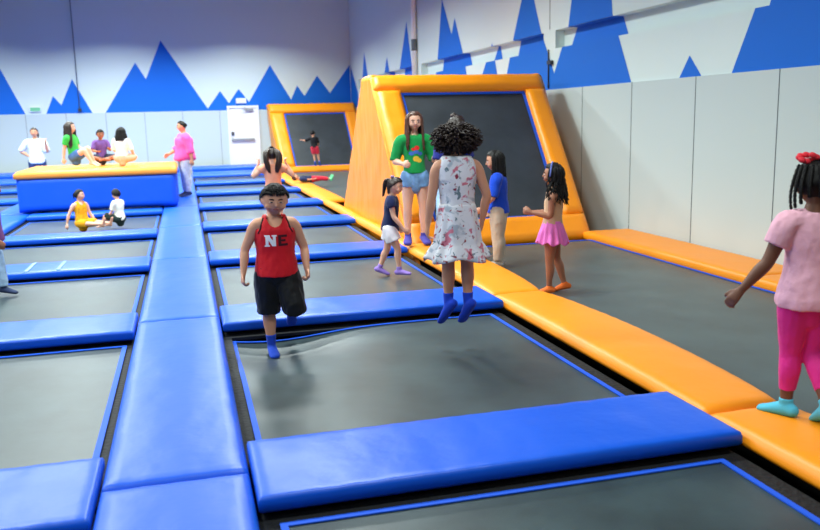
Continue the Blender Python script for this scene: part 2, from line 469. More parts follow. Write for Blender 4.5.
def quad_pad(bm, c00, c10, c11, c01, nrm, h, seed=0, wr=.01, n=26, m=8, r=.04):
    """padded quad with thickness h behind its face (c00->c10->c11->c01)"""
    rnd = random.Random(seed); off = V((rnd.random() * 40,) * 3)
    L1, L2 = (c10 - c00).length, (c01 - c00).length
    n = max(6, int(L1 / .06)); m = max(5, int(L2 / .06))
    nn = nrm.normalized()
    g = []
    for j in range(m + 1):
        row = []
        for i in range(n + 1):
            u, v = i / n, j / m
            p = (c00 * (1 - u) + c10 * u) * (1 - v) + (c01 * (1 - u) + c11 * u) * v
            e = min(u * L1, (1 - u) * L1, v * L2, (1 - v) * L2)
            d_ = 0 if e >= r else -(r - math.sqrt(max(0, r * r - (r - e) ** 2)))
            f = min(1, e / .06)
            d_ += wr * f * (noise.noise(p * 2.5 + off) + .7 * noise.noise(V((p.x * 9, p.y * 9, p.z * 3)) + off)) + .015 * f
            row.append(bm.verts.new(p + nn * d_))
        g.append(row)
    for j in range(m):
        for i in range(n):
            bm.faces.new((g[j][i], g[j][i + 1], g[j + 1][i + 1], g[j + 1][i]))
    per = g[0] + [g[j][-1] for j in range(1, m + 1)] + g[-1][-2::-1] + [g[j][0] for j in range(m - 1, 0, -1)]
    lo = [bm.verts.new(p.co - nn * h) for p in per]
    k = len(per)
    for i in range(k):
        bm.faces.new((per[i], lo[i], lo[(i + 1) % k], per[(i + 1) % k]))
    bm.faces.new(lo[::-1])
    bmesh.ops.recalc_face_normals(bm, faces=bm.faces)

def slant(label, x0b, x1b, x0t, x1t, yb, yt, zt, bar, yback_b, yback_t, zb=-.08, x0s=None, botbar=.27):
    t = thing('slanted_trampoline', label, 'trampoline', ((x0b + x1b) / 2, yb, ZF))
    o = V(t.location)
    P = lambda x, y, z: V((x, y, z)) - o
    A, B, C, D = P(x0b, yb, zb), P(x1b, yb, zb), P(x1t, yt, zt), P(x0t, yt, zt)
    nrm = (B - A).cross(D - A).normalized()      # faces the camera
    def at(u, v):
        return (A * (1 - u) + B * u) * (1 - v) + (D * (1 - u) + C * u) * v
    H = (D - A).length; W = (B - A).length
    fb, ft, fl = botbar / H, bar * .83 / H, bar / W
    th = .12
    bm = bmesh.new(); quad_pad(bm, at(0, 0), at(1, 0), at(1, fb), at(0, fb), nrm, th, 1, .012); obj('bottom_bar', bm, M['orange'], t, True)
    bm = bmesh.new(); quad_pad(bm, at(0, 1 - ft), at(1, 1 - ft), at(1, 1), at(0, 1), nrm, th, 2, .012); obj('top_bar', bm, M['orange'], t, True)
    bm = bmesh.new(); quad_pad(bm, at(0, fb), at(fl, fb), at(fl, 1 - ft), at(0, 1 - ft), nrm, th, 3, .014); obj('side_bar', bm, M['orange'], t, True)
    bm = bmesh.new(); quad_pad(bm, at(1 - fl * .8, fb), at(1, fb), at(1, 1 - ft), at(1 - fl * .8, 1 - ft), nrm, th, 4, .012); obj('side_bar', bm, M['orange'], t, True)
    bd = -nrm * .1
    q = [at(fl, fb) + bd, at(1 - fl * .8, fb) + bd, at(1 - fl * .8, 1 - ft) + bd, at(fl, 1 - ft) + bd]
    bm = bmesh.new()
    n = 14
    g = [[bm.verts.new((q[0] * (1 - i / n) + q[1] * i / n) * (1 - j / n) + (q[3] * (1 - i / n) + q[2] * i / n) * j / n) for i in range(n + 1)] for j in range(n + 1)]
    for j in range(n):
        for i in range(n):
            bm.faces.new((g[j][i], g[j][i + 1], g[j + 1][i + 1], g[j + 1][i]))
    obj('bed', bm, M['slantbed'], t, True)
    bm = bmesh.new()
    c = (q[0] + q[1] + q[2] + q[3]) / 4
    for i in range(4):
        a, b = q[i], q[(i + 1) % 4]
        ins = .05
        a2 = a + ((q[i - 1] - a).normalized() + (b - a).normalized()) * ins
        b2 = b + ((q[(i + 2) % 4] - b).normalized() + (a - b).normalized()) * ins
        bm.faces.new([bm.verts.new(p + nrm * .012) for p in (a, b, b2, a2)])
    obj('edge_webbing', bm, M['webbing'], t)
    # padded flanks and back
    xs = x0b if x0s is None else x0s
    for (xb_, xt_, nx_, nm) in ((x0b, x0t, -1, 'left'), (x1b, x1t, 1, 'right')):
        bm = bmesh.new()
        pts = [P(xb_, yb + .02, ZF + .25), P(xb_, yback_b, ZF + .25), P(xt_, yback_t, zt - .01), P(xt_, yt + .03, zt - .01)]
        quad_pad(bm, *pts, V((nx_, 0, 0)), .06, 7, .012, r=.03)
        obj('side_panel', bm, M['orange'], t, True)
    bm = bmesh.new()
    quad_pad(bm, P(x0t, yt + .01, zt - .03), P(x1t, yt + .01, zt - .03), P(x1t, yback_t + .05, zt - .03), P(x0t, yback_t + .05, zt - .03), V((0, 0, 1)), .06, 8, .008)
    obj('ridge_pad', bm, M['orange'], t, True)
    bm = bmesh.new()
    quad_pad(bm, P(x1b, yback_b, ZF + .25), P(x0b, yback_b, ZF + .25), P(x0t, yback_t, zt - .03), P(x1t, yback_t, zt - .03), V((0, 1, .3)), .06, 9, .01)
    obj('back_panel', bm, M['orange'], t, True)
    bm = bmesh.new()
    box(bm, x0b + .1 - o.x, x1b - .1 - o.x, yb + .15 - o.y, yback_b - .1 - o.y, 0, .26)
    obj('base_frame', bm, M['black'], t)
    return t
slant('big orange framed slanted trampoline in the right lane, behind the woman in green', 2.74, 5.24, 2.72, 5.44, 10.02, 12.2, 2.2, .37, 15.1, 12.75, botbar=.43)
slant('small far orange framed slanted trampoline against the back wall', 3.0, 5.78, 2.8, 5.72, 26.6, 28.4, 2.13, .44, 29.2, 28.9)

# big blue box with an orange top
t = thing('foam_box', 'large blue padded box with an orange top, at the back left', 'box', (-1.61, 16.15, 0))
o = V((-1.61, 16.15, 0))
XA, XB, YA, YC, ZA, ZT = -2.95, -.19, 16.15, 18.35, .025, .66
P = lambda x, y, z: V((x, y, z)) - o
bm = bmesh.new(); quad_pad(bm, P(XA, YA, ZA), P(XB, YA, ZA), P(XB, YA, ZT), P(XA, YA, ZT), V((0, -1, 0)), .1, 1, .008)
obj('front_panel', bm, M['boxblue'], t, True)
bm = bmesh.new(); quad_pad(bm, P(XB, YA + .1, ZA), P(XB, YC, ZA), P(XB, YC, ZT), P(XB, YA + .1, ZT), V((1, 0, 0)), .1, 2, .008)
obj('side_panel', bm, M['boxblue'], t, True)
bm = bmesh.new(); quad_pad(bm, P(XA, YC, ZA), P(XA, YA + .1, ZA), P(XA, YA + .1, ZT), P(XA, YC, ZT), V((-1, 0, 0)), .1, 3, .008)
obj('side_panel', bm, M['boxblue'], t, True)
bm = bmesh.new(); quad_pad(bm, P(XB - .1, YC, ZA), P(XA + .1, YC, ZA), P(XA + .1, YC, ZT), P(XB - .1, YC, ZT), V((0, 1, 0)), .1, 4, .008)
obj('back_panel', bm, M['boxblue'], t, True)
bm = bmesh.new(); quad_pad(bm, P(XA - .03, YA - .04, .745), P(XB + .03, YA - .04, .745), P(XB + .03, YC, .745), P(XA - .03, YC, .745), V((0, 0, 1)), .085, 5, .006, r=.03)
obj('top_pad', bm, M['borange'], t, True)
BOXT = .76


# ------------------------------------------------------------------ people
rng = random.Random(5)

def skin(name, c):
    return material(name, c, .5, .4, .04, 60)
SK = {'light': skin('skin_light', srgb(226, 172, 146)), 'tan': skin('skin_tan', srgb(208, 150, 120)), 'brown': skin('skin_brown', srgb(160, 106, 80)), 'dark': skin('skin_dark', srgb(112, 72, 54))}
HAIR = {'black': material('hair_black', (.007, .006, .006, 1), .55, .22, .3, 40, 2, stretch=(1, 1, .15)), 'brown': material('hair_brown', srgb(82, 46, 30), .42, .5, .6, 40, 2, stretch=(1, 1, .15)), 'dbrown': material('hair_dark_brown', srgb(44, 28, 24), .42, .5, .6, 40, 2, stretch=(1, 1, .15)), 'frizz': material('hair_frizzy', srgb(52, 40, 36), .6, .3, .5, 60, 3)}
M['eyewhite'] = material('eye_white', (.75, .73, .7, 1), .3, .5)
M['iris'] = material('iris_dark', (.02, .012, .008, 1), .25, .5)
M['lips'] = material('lips', srgb(170, 92, 84), .45, .4)
_fab = {}
def fabric(r, g, b, rough=.8, bump=.15):
    k = (r, g, b)
    if k not in _fab:
        _fab[k] = material('fabric_%d' % len(_fab), srgb(r, g, b), rough, .2, bump, 45, 3, sheen=.1)
    return _fab[k]
def denim(r, g, b):
    return material('denim', srgb(r, g, b), .8, .2, .2, 120, 2, .25, 14)

def floral():
    m = bpy.data.materials.new('floral_print'); m.use_nodes = True
    nt = m.node_tree; p = nt.nodes['Principled BSDF']
    p.inputs['Roughness'].default_value = .8; p.inputs['Specular IOR Level'].default_value = .2
    tc = nt.nodes.new('ShaderNodeTexCoord')
    def layer(scale, lo, hi, prev, colr, seedshift, dist=.6):
        mp = nt.nodes.new('ShaderNodeMapping'); mp.inputs['Location'].default_value = (seedshift, seedshift * 2, seedshift * .5)
        n = nt.nodes.new('ShaderNodeTexNoise'); n.inputs['Scale'].default_value = scale; n.inputs['Detail'].default_value = 2; n.inputs['Distortion'].default_value = dist
        r = nt.nodes.new('ShaderNodeValToRGB'); r.color_ramp.elements[0].position = lo; r.color_ramp.elements[1].position = hi
        mx = nt.nodes.new('ShaderNodeMix'); mx.data_type = 'RGBA'
        nt.links.new(tc.outputs['Object'], mp.inputs['Vector']); nt.links.new(mp.outputs['Vector'], n.inputs['Vector']); nt.links.new(n.outputs['Fac'], r.inputs['Fac']); nt.links.new(r.outputs['Color'], mx.inputs['Factor'])
        if isinstance(prev, tuple): mx.inputs[6].default_value = prev
        else: nt.links.new(prev, mx.inputs[6])
        mx.inputs[7].default_value = colr
        return mx.outputs[2]
    a = layer(11, .57, .65, srgb(226, 226, 234), srgb(176, 186, 200), 3)
    a = layer(15, .58, .64, a, srgb(205, 120, 140), 9)
    a = layer(20, .62, .68, a, srgb(140, 52, 74), 17)
    a = layer(24, .63, .69, a, srgb(110, 130, 140), 29)
    nt.links.new(a, p.inputs['Base Color'])
    return m

def ring_loft(bm, secs, n=16, pw=1.):
    """secs: (center, xvec, yvec) with vectors already scaled"""
    rings = []
    for c, xv, yv in secs:
        sq = lambda u: math.copysign(abs(u) ** pw, u)
        rings.append([bm.verts.new(c + xv * sq(math.cos(2 * math.pi * k / n)) + yv * sq(math.sin(2 * math.pi * k / n))) for k in range(n)])
    for a, b in zip(rings, rings[1:]):
        for k in range(n):
            bm.faces.new((a[k], a[(k + 1) % n], b[(k + 1) % n], b[k]))
    bm.faces.new(rings[0][::-1]); bm.faces.new(rings[-1])

def smooth_path(keys, m=5):
    """Catmull-Rom through (Vector, *scalars)"""
    out = []
    K = [(V(k[0]),) + tuple(k[1:]) for k in keys]
    for i in range(len(K) - 1):
        p0, p1, p2, p3 = K[max(i - 1, 0)], K[i], K[i + 1], K[min(i + 2, len(K) - 1)]
        for s in range(m):
            t = s / m
            def cr(a, b, c, d): return .5 * ((2 * b) + (c - a) * t + (2 * a - 5 * b + 4 * c - d) * t * t + (3 * b - a - 3 * c + d) * t ** 3)
            out.append(tuple(cr(*[q[j] for q in (p0, p1, p2, p3)]) for j in range(len(p1))))
    out.append(K[-1])
    return out

def path_loft(bm, path, side, n=14, round0=True, round1=True, pw=1.):
    """path: (pos, rx, ry) ; rx along 'side'"""
    P_ = [q[0] for q in path]
    secs = []
    for i, q in enumerate(path):
        t = (P_[min(i + 1, len(P_) - 1)] - P_[max(i - 1, 0)]).normalized()
        x = side - t * side.dot(t)
        if x.length < 1e-3: x = t.orthogonal()
        x.normalize(); y = t.cross(x)
        rx, ry = q[1], (q[2] if len(q) > 2 else q[1])
        secs.append([q[0], x * rx, y * ry, t])
    def cap(s, sgn):
        out = []
        r = min(s[1].length, s[2].length)
        for a in (.5, .85, .98):
            out.append([s[0] + s[3] * sgn * r * a * .9, s[1] * math.sqrt(1 - a * a), s[2] * math.sqrt(1 - a * a), s[3]])
        return out
    if round0: secs = cap(secs[0], -1)[::-1] + secs
    if round1: secs = secs + cap(secs[-1], 1)
    ring_loft(bm, [s[:3] for s in secs], n, pw)

def ellipsoid(bm, c, X, Y, Z, u=12, v=8):
    secs = []
    mt = Matrix((X, Y, Z)).transposed()
    r = bmesh.ops.create_uvsphere(bm, u_segments=u, v_segments=v, radius=1)
    for q in r['verts']:
        q.co = V(c) + mt @ q.co

def remesh(bm, vox, smooth=2, wr=0, wscale=18, seed=0):
    bmesh.ops.recalc_face_normals(bm, faces=bm.faces)
    me = bpy.data.meshes.new('tmp'); bm.to_mesh(me); bm.free()
    o = bpy.data.objects.new('tmp', me); COL.objects.link(o)
    md = o.modifiers.new('r', 'REMESH'); md.mode = 'VOXEL'; md.voxel_size = vox; md.adaptivity = 0
    dg = bpy.context.evaluated_depsgraph_get()
    b2 = bmesh.new(); b2.from_object(o, dg)
    bpy.data.objects.remove(o); bpy.data.meshes.remove(me)
    for _ in range(smooth):
        bmesh.ops.smooth_vert(b2, verts=b2.verts, factor=.5, use_axis_x=True, use_axis_y=True, use_axis_z=True)
    if wr:
        b2.normal_update()
        off = V((seed * 3.1, seed * 1.7, 0))
        for v in b2.verts:
            p = v.co * wscale + off
            q = V((p.x, p.y, p.z * .55))
            v.co += v.normal * wr * (noise.noise(q) + .6 * noise.noise(q * 2.1))
    return b2

class Person:
    def __init__(s, label, x, y, z, yaw, h, pose, sk='light', kid=True, fat=1., vox=.009, group=None, hwid=1.):
        s.root = thing('person', label, 'person', (x, y, z), group, R(yaw))
        s.h, s.sk, s.vox, s.fat = h, SK[sk], vox, fat
        s.kid, s.hwid = kid, hwid
        p = dict(torso=(0, 0, 1), ps=(1, 0, 0), ss=(1, 0, 0), head=(0, 0, 0), lift=0,
                 uaL=(.18, 0, -1), faL=(.05, .2, -1), uaR=(-.18, 0, -1), faR=(-.05, .2, -1),
                 thL=(.03, .03, -1), shL=(0, -.03, -1), thR=(-.03, .03, -1), shR=(0, -.03, -1),
                 ftL=(.15, 1, -.12), ftR=(-.15, 1, -.12), curlL=22, curlR=22, thumbL=(0, 1, 0), thumbR=(0, 1, 0), neck=None, bend=0)
        p.update(pose)
        D = lambda k: V((p[k][0], -p[k][1], p[k][2])).normalized()
        hl = h * (.168 if kid else .138); s.hl = hl
        leg = h * (.475 if kid else .5); fh = .042 * h
        th, sh = (leg - fh) * .51, (leg - fh) * .49
        nk = h * (.028 if kid else .04)
        tl = h - leg - hl * .96 - nk
        s.T = D('torso'); s.ps = D('ps'); s.ss = D('ss')
        s.ss = (s.ss - s.T * s.ss.dot(s.T)).normalized()
        s.F = s.ss.cross(s.T).normalized()
        pf = s.ps.cross(V((0, 0, 1)) if abs(s.ps.z) < .9 and abs(s.T.z) > .5 else s.T).normalized()
        s.pf = pf
        s.pel = V((0, 0, 0))
        s.tl = tl
        bend = p['bend']
        def spine(t):       # t 0 hips .. 1 neck base
            return s.pel + s.T * tl * t + s.F * (bend * tl * math.sin(math.pi * min(max(t, 0), 1)))
        s.spine = spine
        f_ = fat
        prof = [(-.2, .062, .056), (-.06, .088 * (1 + .6 * (f_ - 1)), .072 * f_), (.1, .086 * f_, .07 * f_), (.38, .078 * f_, .06 * f_), (.62, .086 * f_, .064 * f_), (.8, .09 * (1 + .6 * (f_ - 1)), .06 * f_), (.91, .076, .05), (.985, .042, .04), (1.08, .031, .034)]
        if not kid: prof = [(t, a * .98, b * .96) for t, a, b in prof]
        s.prof = [(t, a * h, b * h) for t, a, b in prof]
        sw = h * (.102 if kid else .108) * (1 + .25 * (f_ - 1))
        s.sho = {'L': spine(.865) + s.ss * sw, 'R': spine(.865) - s.ss * sw}
        ua, fa, s.hand = h * .16, h * .138, h * (.106 if kid else .103)
        s.arm = {}; s.armk = {}
        for q in 'LR':
            S = s.sho[q]; E = S + D('ua' + q) * ua; W = E + D('fa' + q) * fa
            sg = s.ss if q == 'L' else -s.ss
            af = .7 + .3 * f_
            s.arm[q] = (S, E, W)
            inn = S - sg * sw * .35 - s.T * .0
            s.armk[q] = smooth_path([(S - sg * .012 * h, .036 * h * af), (S * .82 + E * .18, .034 * h * af), (S * .5 + E * .5, .029 * h * af), (E, .0245 * h * af), (E * .7 + W * .3, .0255 * h * af), (E * .35 + W * .65, .021 * h * af), (W, .0155 * h * af)])
        hw = .05 * h * (1 + .3 * (f_ - 1))
        s.legk = {}; s.ank = {}; s.ftd = {}
        for q in 'LR':
            sg = 1 if q == 'L' else -1
            Hj = s.pel + s.ps * sg * hw
            K = Hj + D('th' + q) * th; A = K + D('sh' + q) * sh
            lf = .65 + .35 * f_
            up_ = (Hj - K).normalized()
            s.legk[q] = smooth_path([(Hj + up_ * .01 * h, .057 * h * lf), (Hj * .7 + K * .3, .055 * h * lf), (Hj * .35 + K * .65, .045 * h * lf), (K, .035 * h * lf), (K * .7 + A * .3 - s.pf * .006 * h, .036 * h * lf), (K * .35 + A * .65, .027 * h * lf), (A, .0205 * h * lf)])
            s.ank[q] = A; s.ftd[q] = D('ft' + q)
        nd = V((p['neck'][0], -p['neck'][1], p['neck'][2])).normalized() if p['neck'] else s.T
        nb = spine(1.0); s.nb = nb; s.ntop = nb + nd * nk
        yw, pt, rl_ = [R(a) for a in p['head']]
        hb = Matrix((s.ss, s.F, s.ss.cross(s.F) * -1)).transposed()   # columns: left, front, up
        hb = Matrix((s.ss, s.F, s.T)).transposed()
        # yaw: + turns to the person's left ; pitch: + looks down ; roll: + tilts to the left shoulder
        rot = Matrix.Rotation(yw, 3, 'Z').inverted() @ Matrix.Rotation(pt, 3, 'X').inverted() @ Matrix.Rotation(rl_, 3, 'Y')
        s.HB = hb @ rot
        s.hc = s.ntop + (s.HB @ V((0, .12, .42))) * hl
        s.p = p
        s.parts = []
        s.body()

    def HV(s, a, b, c):   # head space (left, front, up) in head lengths
        return s.hc + s.HB @ V((a, b, c)) * s.hl

    def head_shape(s, d, grow=0):
        a, b, c = d
        x, y, z = a * (.385 * s.hwid + grow), b * (.445 + grow), c * (.5 + grow)
        if c < 0:
            k = -c
            x *= 1 - .34 * k ** 1.6
            if b < 0: y *= 1 - .42 * k
            else: y *= 1 - .06 * k
            y += .035 * k
        if b > .55: y -= (b - .55) * .07
        return V((x, y, z))

    def torso_loft(s, bm, t0, t1, mul=1., add=0., flare=None, wide=1., round0=False, round1=False):
        keys = smooth_path([(V((t, 0, 0)), a, b) for t, a, b in s.prof], 6)
        pth = []
        n = 22
        for i in range(n + 1):
            t = t_ = t0 + (t1 - t0) * i / n
            t = min(max(t, s.prof[0][0]), s.prof[-1][0])
            for q0, q1 in zip(keys, keys[1:]):
                if q0[0].x <= t <= q1[0].x + 1e-6: break
            f = (t - q0[0].x) / max(1e-6, q1[0].x - q0[0].x); f = min(max(f, 0), 1)
            rx = q0[1] + (q1[1] - q0[1]) * f; ry = q0[2] + (q1[2] - q0[2]) * f
            g = flare(t) if flare else 0
            pth.append((s.spine(t_), (rx * mul + add + g) * wide, ry * mul + add + g))
        path_loft(bm, pth, s.ss, 24, round0, round1)

    def limb(s, bm, keys, a, b, mul=1., add=0., flare=0, round0=False, round1=False):
        n = len(keys) - 1
        pth = []
        m = 16
        for i in range(m + 1):
            f = (a + (b - a) * i / m) * n
            j = min(int(f), n - 1); g = f - j
            pos = keys[j][0].lerp(keys[j + 1][0], g); r = keys[j][1] + (keys[j + 1][1] - keys[j][1]) * g
            r = r * mul + add + flare * i / m
            pth.append((pos, r, r))
        path_loft(bm, pth, s.ss, 14, round0, round1)

    def foot(s, bm, q, add=0., mul=1.):
        A, d = s.ank[q], s.ftd[q]
        h = s.h
        sh = (s.legk[q][-1][0] - s.legk[q][-4][0]).normalized()
        side = d.cross(-sh).normalized()
        dn = -side.cross(d).normalized()
        if dn.dot(sh) < 0: dn = -dn
        L = .148 * h
        pts = [(A + dn * .022 * h - d * L * .2, .021 * h, .020 * h), (A + dn * .016 * h, .024 * h, .026 * h), (A + dn * .022 * h + d * L * .3, .027 * h, .020 * h), (A + dn * .029 * h + d * L * .56, .03 * h, .0135 * h), (A + dn * .032 * h + d * L * .74, .026 * h, .010 * h)]
        path_loft(bm, [(c, rx * mul + add, ry * mul + add) for c, rx, ry in smooth_path(pts, 4)], side, 14)

    def hand_geo(s, bm, q):
        S, E, W = s.arm[q]
        d = (W - E).normalized()
        tv = V((s.p['thumb' + q][0], -s.p['thumb' + q][1], s.p['thumb' + q][2]))
        tv = (tv - d * tv.dot(d)).normalized()
        n = d.cross(tv) if q == 'L' else tv.cross(d)      # palm side, towards the body
        n.normalize()
        H = s.hand; rad = max(.0085 * s.h * .8, s.vox * 1.05)
        hb = [(W - d * .02 * s.h, .015 * s.h, .013 * s.h), (W + d * H * .12, .018 * s.h, .0125 * s.h), (W + d * H * .34, .0225 * s.h, .0115 * s.h), (W + d * H * .5, .022 * s.h, .010 * s.h)]
        path_loft(bm, smooth_path(hb, 3), tv, 12)
        c0 = R(s.p['curl' + q])
        for i, (o_, L) in enumerate(((.0165, .47), (.0055, .53), (-.0055, .49), (-.0165, .38))):
            p = W + d * H * .42 + tv * o_ * s.h
            ang = 0
            pts = [(p, rad, rad)]
            dd = (d + tv * o_ * 3).normalized()
            for sgm, (fr, k) in enumerate(((.42, .7), (.33, 1.3), (.25, 1.0))):
                ang += c0 * k
                p = p + (dd * math.cos(ang) + n * math.sin(ang)) * H * L * fr
                if sgm == 0: p = p + d * H * .06
                pts.append((p, rad * (.95 - .12 * sgm), rad * (.95 - .12 * sgm)))
            path_loft(bm, smooth_path(pts, 3), tv, 8)
        p = W + d * H * .14 + tv * .012 * s.h
        pts = [(p, rad * 1.3, rad * 1.3)]
        for fr, (a, b, c) in ((.22, (.75, .62, .25)), (.17, (.88, .35, .3)), (.13, (.95, .1, .3))):
            p = p + (d * a + tv * b + n * c).normalized() * H * fr
            pts.append((p, rad * 1.1, rad * 1.1))
        path_loft(bm, smooth_path(pts, 3), n, 8)

    def body(s):
        bm = bmesh.new()
        h = s.h
        s.torso_loft(bm, -.2, 1.06, round0=True)
        # neck
        path_loft(bm, smooth_path([(s.spine(.93), .04 * h, .038 * h), (s.nb, .031 * h, .033 * h), (s.hc - s.HB @ V((0, .12, .28)) * s.hl, .030 * h, .034 * h), (s.hc - s.HB @ V((0, .08, .05)) * s.hl, .03 * h, .034 * h)], 4), s.ss, 14)
        for q in 'LR':
            # shoulder cap joins the arm to the chest
            sg = s.ss if q == 'L' else -s.ss
            path_loft(bm, smooth_path([(s.spine(.88) + sg * .03 * h, .045 * h, .04 * h), (s.sho[q] - sg * .02 * h, .042 * h, .038 * h), (s.armk[q][4][0], .035 * h, .034 * h)], 4), s.F, 12)
            s.limb(bm, s.armk[q], 0, 1, round0=True, round1=True)
            s.limb(bm, s.legk[q], 0, 1, round0=True, round1=True)
            s.foot(bm, q)
            s.hand_geo(bm, q)
        # head
        n0 = len(bm.verts)
        r = bmesh.ops.create_uvsphere(bm, u_segments=28, v_segments=20, radius=1)
        for v in r['verts']:
            d = v.co.copy()
            q = s.head_shape(d)
            v.co = s.hc + s.HB @ q * s.hl
        hv = s.HV
        path_loft(bm, smooth_path([(hv(0, .39, .06), .03 * s.hl, .03 * s.hl), (hv(0, .435, -.04), .036 * s.hl, .036 * s.hl), (hv(0, .465, -.115), .05 * s.hl, .042 * s.hl)], 3), s.HB @ V((1, 0, 0)), 10)
        for sg in (-1, 1):
            ellipsoid(bm, hv(.385 * sg * s.hwid, -.03, -.04), s.HB @ V((.035, .0, 0)) * s.hl, s.HB @ V((.02 * sg, .075, 0)) * s.hl, s.HB @ V((0, -.02, .115)) * s.hl)
            ellipsoid(bm, hv(.2 * sg * s.hwid, .28, -.16), s.HB @ V((.12 * s.hwid, 0, 0)) * s.hl, s.HB @ V((0, .1, 0)) * s.hl, s.HB @ V((0, 0, .11)) * s.hl)
        b2 = remesh(bm, s.vox, 2)
        zmin = s.ank[p_['ground']].z - .041 * h if (p_ := s.p).get('ground') else min(v.co.z for v in b2.verts)
        s.dz = V((0, 0, -zmin + s.p['lift']))
        for v in b2.verts: v.co += s.dz
        s.bodyo = obj('body', b2, s.sk, s.root, True)
        # face details
        hl = s.hl
        for sg in (-1, 1):
            bm = bmesh.new()
            ellipsoid(bm, hv(.155 * sg, .372, .005) + s.dz, s.HB @ V((.066, -.012 * sg, 0)) * hl, s.HB @ V((0, .04, 0)) * hl, s.HB @ V((0, 0, .021)) * hl, 16, 12)
            c = hv(.155 * sg, .372, .005) + s.dz
            for f in bm.faces:
                q = s.HB.inverted() @ (f.calc_center_median() - c) / hl
                if q.y > .02 and abs(q.x + .0 * sg) < .042: f.material_index = 1
            obj('eye', bm, [M['eyewhite'], M['iris']], s.root, True)
            bm = bmesh.new()
            tube(bm, [hv(x * sg, y, z) + s.dz for x, y, z in ((.07, .40, .085), (.14, .395, .105), (.2, .365, .1), (.245, .325, .075))], [.014 * hl, .019 * hl, .016 * hl, .008 * hl], 6)
            obj('eyebrow', bm, HAIR['black'], s.root, True)
        bm = bmesh.new()
        tube(bm, [hv(x, y, -.245 + .012 * abs(x) * 10 * .3) + s.dz for x, y in ((-.1, .355), (-.05, .385), (0, .395), (.05, .385), (.1, .355))], [.006 * hl, .021 * hl, .024 * hl, .021 * hl, .006 * hl], 8)
        obj('mouth', bm, M['lips'], s.root, True)

    def add(s, name, bm, m, vox=None, wr=.0, smooth=2, wscale=18, cut=None):
        b2 = remesh(bm, vox or s.vox, smooth, wr, wscale, len(s.parts) + 1) if vox != 0 else bm
        if cut:
            bmesh.ops.delete(b2, geom=[f for f in b2.faces if cut(f.calc_center_median())], context='FACES')
        for v in b2.verts: v.co += s.dz
        o = obj(name, b2, m, s.root, True)
        s.parts.append(o)
        return o

    # clothes
    def shirt(s, m, hem=-.1, sleeve=.28, top=.985, add=.011, flare=.0, name='shirt', wr=.004, wide=1., sadd=None):
        bm = bmesh.new()
        a = add * s.h
        s.torso_loft(bm, hem, top, 1.0, a, (lambda t: flare * s.h * max(0, .6 - t) / .7) if flare else None, wide)
        if sleeve:
            for q in 'LR':
                sg = s.ss if q == 'L' else -s.ss
                h = s.h
                path_loft(bm, smooth_path([(s.spine(.875) + sg * .03 * h, .047 * h + a * .6, .042 * h + a * .6), (s.sho[q] - sg * .02 * h, .044 * h + a * .7, .04 * h + a * .7), (s.armk[q][4][0], .037 * h + a, .036 * h + a)], 4), s.F, 12)
                s.limb(bm, s.armk[q], 0, sleeve, 1.05, (sadd if sadd is not None else add) * s.h, .006 * s.h, True)
        return s.add(name, bm, m, wr=wr)

    def tank(s, m, hem=-.12, add=.012, wr=.004, flare=.006, name='tank_top', scoop=True):
        bm = bmesh.new(); a = add * s.h; h = s.h
        s.torso_loft(bm, hem, .8, 1.0, a, lambda t: flare * h * max(0, .6 - t) / .6)
        s.yoke(bm, a)
        return s.add(name, bm, m, wr=wr, cut=s.scoop() if scoop else None)

    def yoke(s, bm, a, w=1.):
        h, f = s.h, s.fat
        path_loft(bm, smooth_path([(s.spine(t), rx * h * w + a * .4, ry * h + a * .7) for t, rx, ry in ((.66, .08 + .03 * (f - 1), .064 * f), (.8, .083, .061 * f), (.88, .082, .056 * (.4 + .6 * f)), (.96, .07, .052), (1.03, .058, .044))], 4), s.ss, 32, False, False, .72)

    def scoop(s):
        h = s.h
        def f(c):
            q = c - s.spine(1.02)
            x, y, z = q.dot(s.ss), q.dot(s.F), q.dot(s.T)
            if y > -.01 * h: return (x / (.046 * h)) ** 2 + (z / (.062 * h)) ** 2 < 1
            return (x / (.044 * h)) ** 2 + (z / (.022 * h)) ** 2 < 1
        return f

    def shorts(s, m, top=.14, leg=.36, add=.011, flare=.012, name='shorts', wr=.004):
        bm = bmesh.new(); a = add * s.h
        s.torso_loft(bm, -.22, top, 1.0, a, None, 1., True)
        for q in 'LR':
            s.limb(bm, s.legk[q], 0, leg, 1.04, a, flare * s.h, True)
        return s.add(name, bm, m, wr=wr)

    def socks(s, m, name='sock', top=.86, add=.003):
        for q in 'LR':
            bm = bmesh.new()
            s.foot(bm, q, add * s.h)
            s.limb(bm, s.legk[q], top, 1, 1., add * s.h, 0, False, True)
            s.add(name, bm, m)

    def skirt(s, m, t0, length, r0, r1, pleats=14, amp=.012, name='skirt', dirv=None, ease=1.2, seed=0, prof=None):
        h = s.h
        c0 = s.spine(t0)
        d = V((dirv[0], -dirv[1], dirv[2])).normalized() if dirv else V((0, 0, -1))
        n, m_ = 96, 18
        bm = bmesh.new()
        def ring(f, inset):
            rr = prof(f) if prof else r0 + (r1 - r0) * f ** (1 / ease)
            out = []
            c = c0 + d * length * h * f
            for k in range(n):
                a = 2 * math.pi * k / n
                w_ = math.cos(pleats * a + 1.3 * math.sin(3 * a + seed)) * amp * f + .4 * amp * f * noise.noise(V((math.cos(a) * 2, math.sin(a) * 2, f * 3 + seed)))
                q = (rr + w_) * h - inset
                out.append(bm.verts.new(c + s.ss * math.cos(a) * q + s.F * math.sin(a) * q * .82 + d * .012 * h * f * math.sin(pleats * a * .5 + seed)))
            return out
        outer = [ring(i / m_, 0) for i in range(m_ + 1)]
        inner = [ring(i / m_, .005) for i in range(m_ + 1)]
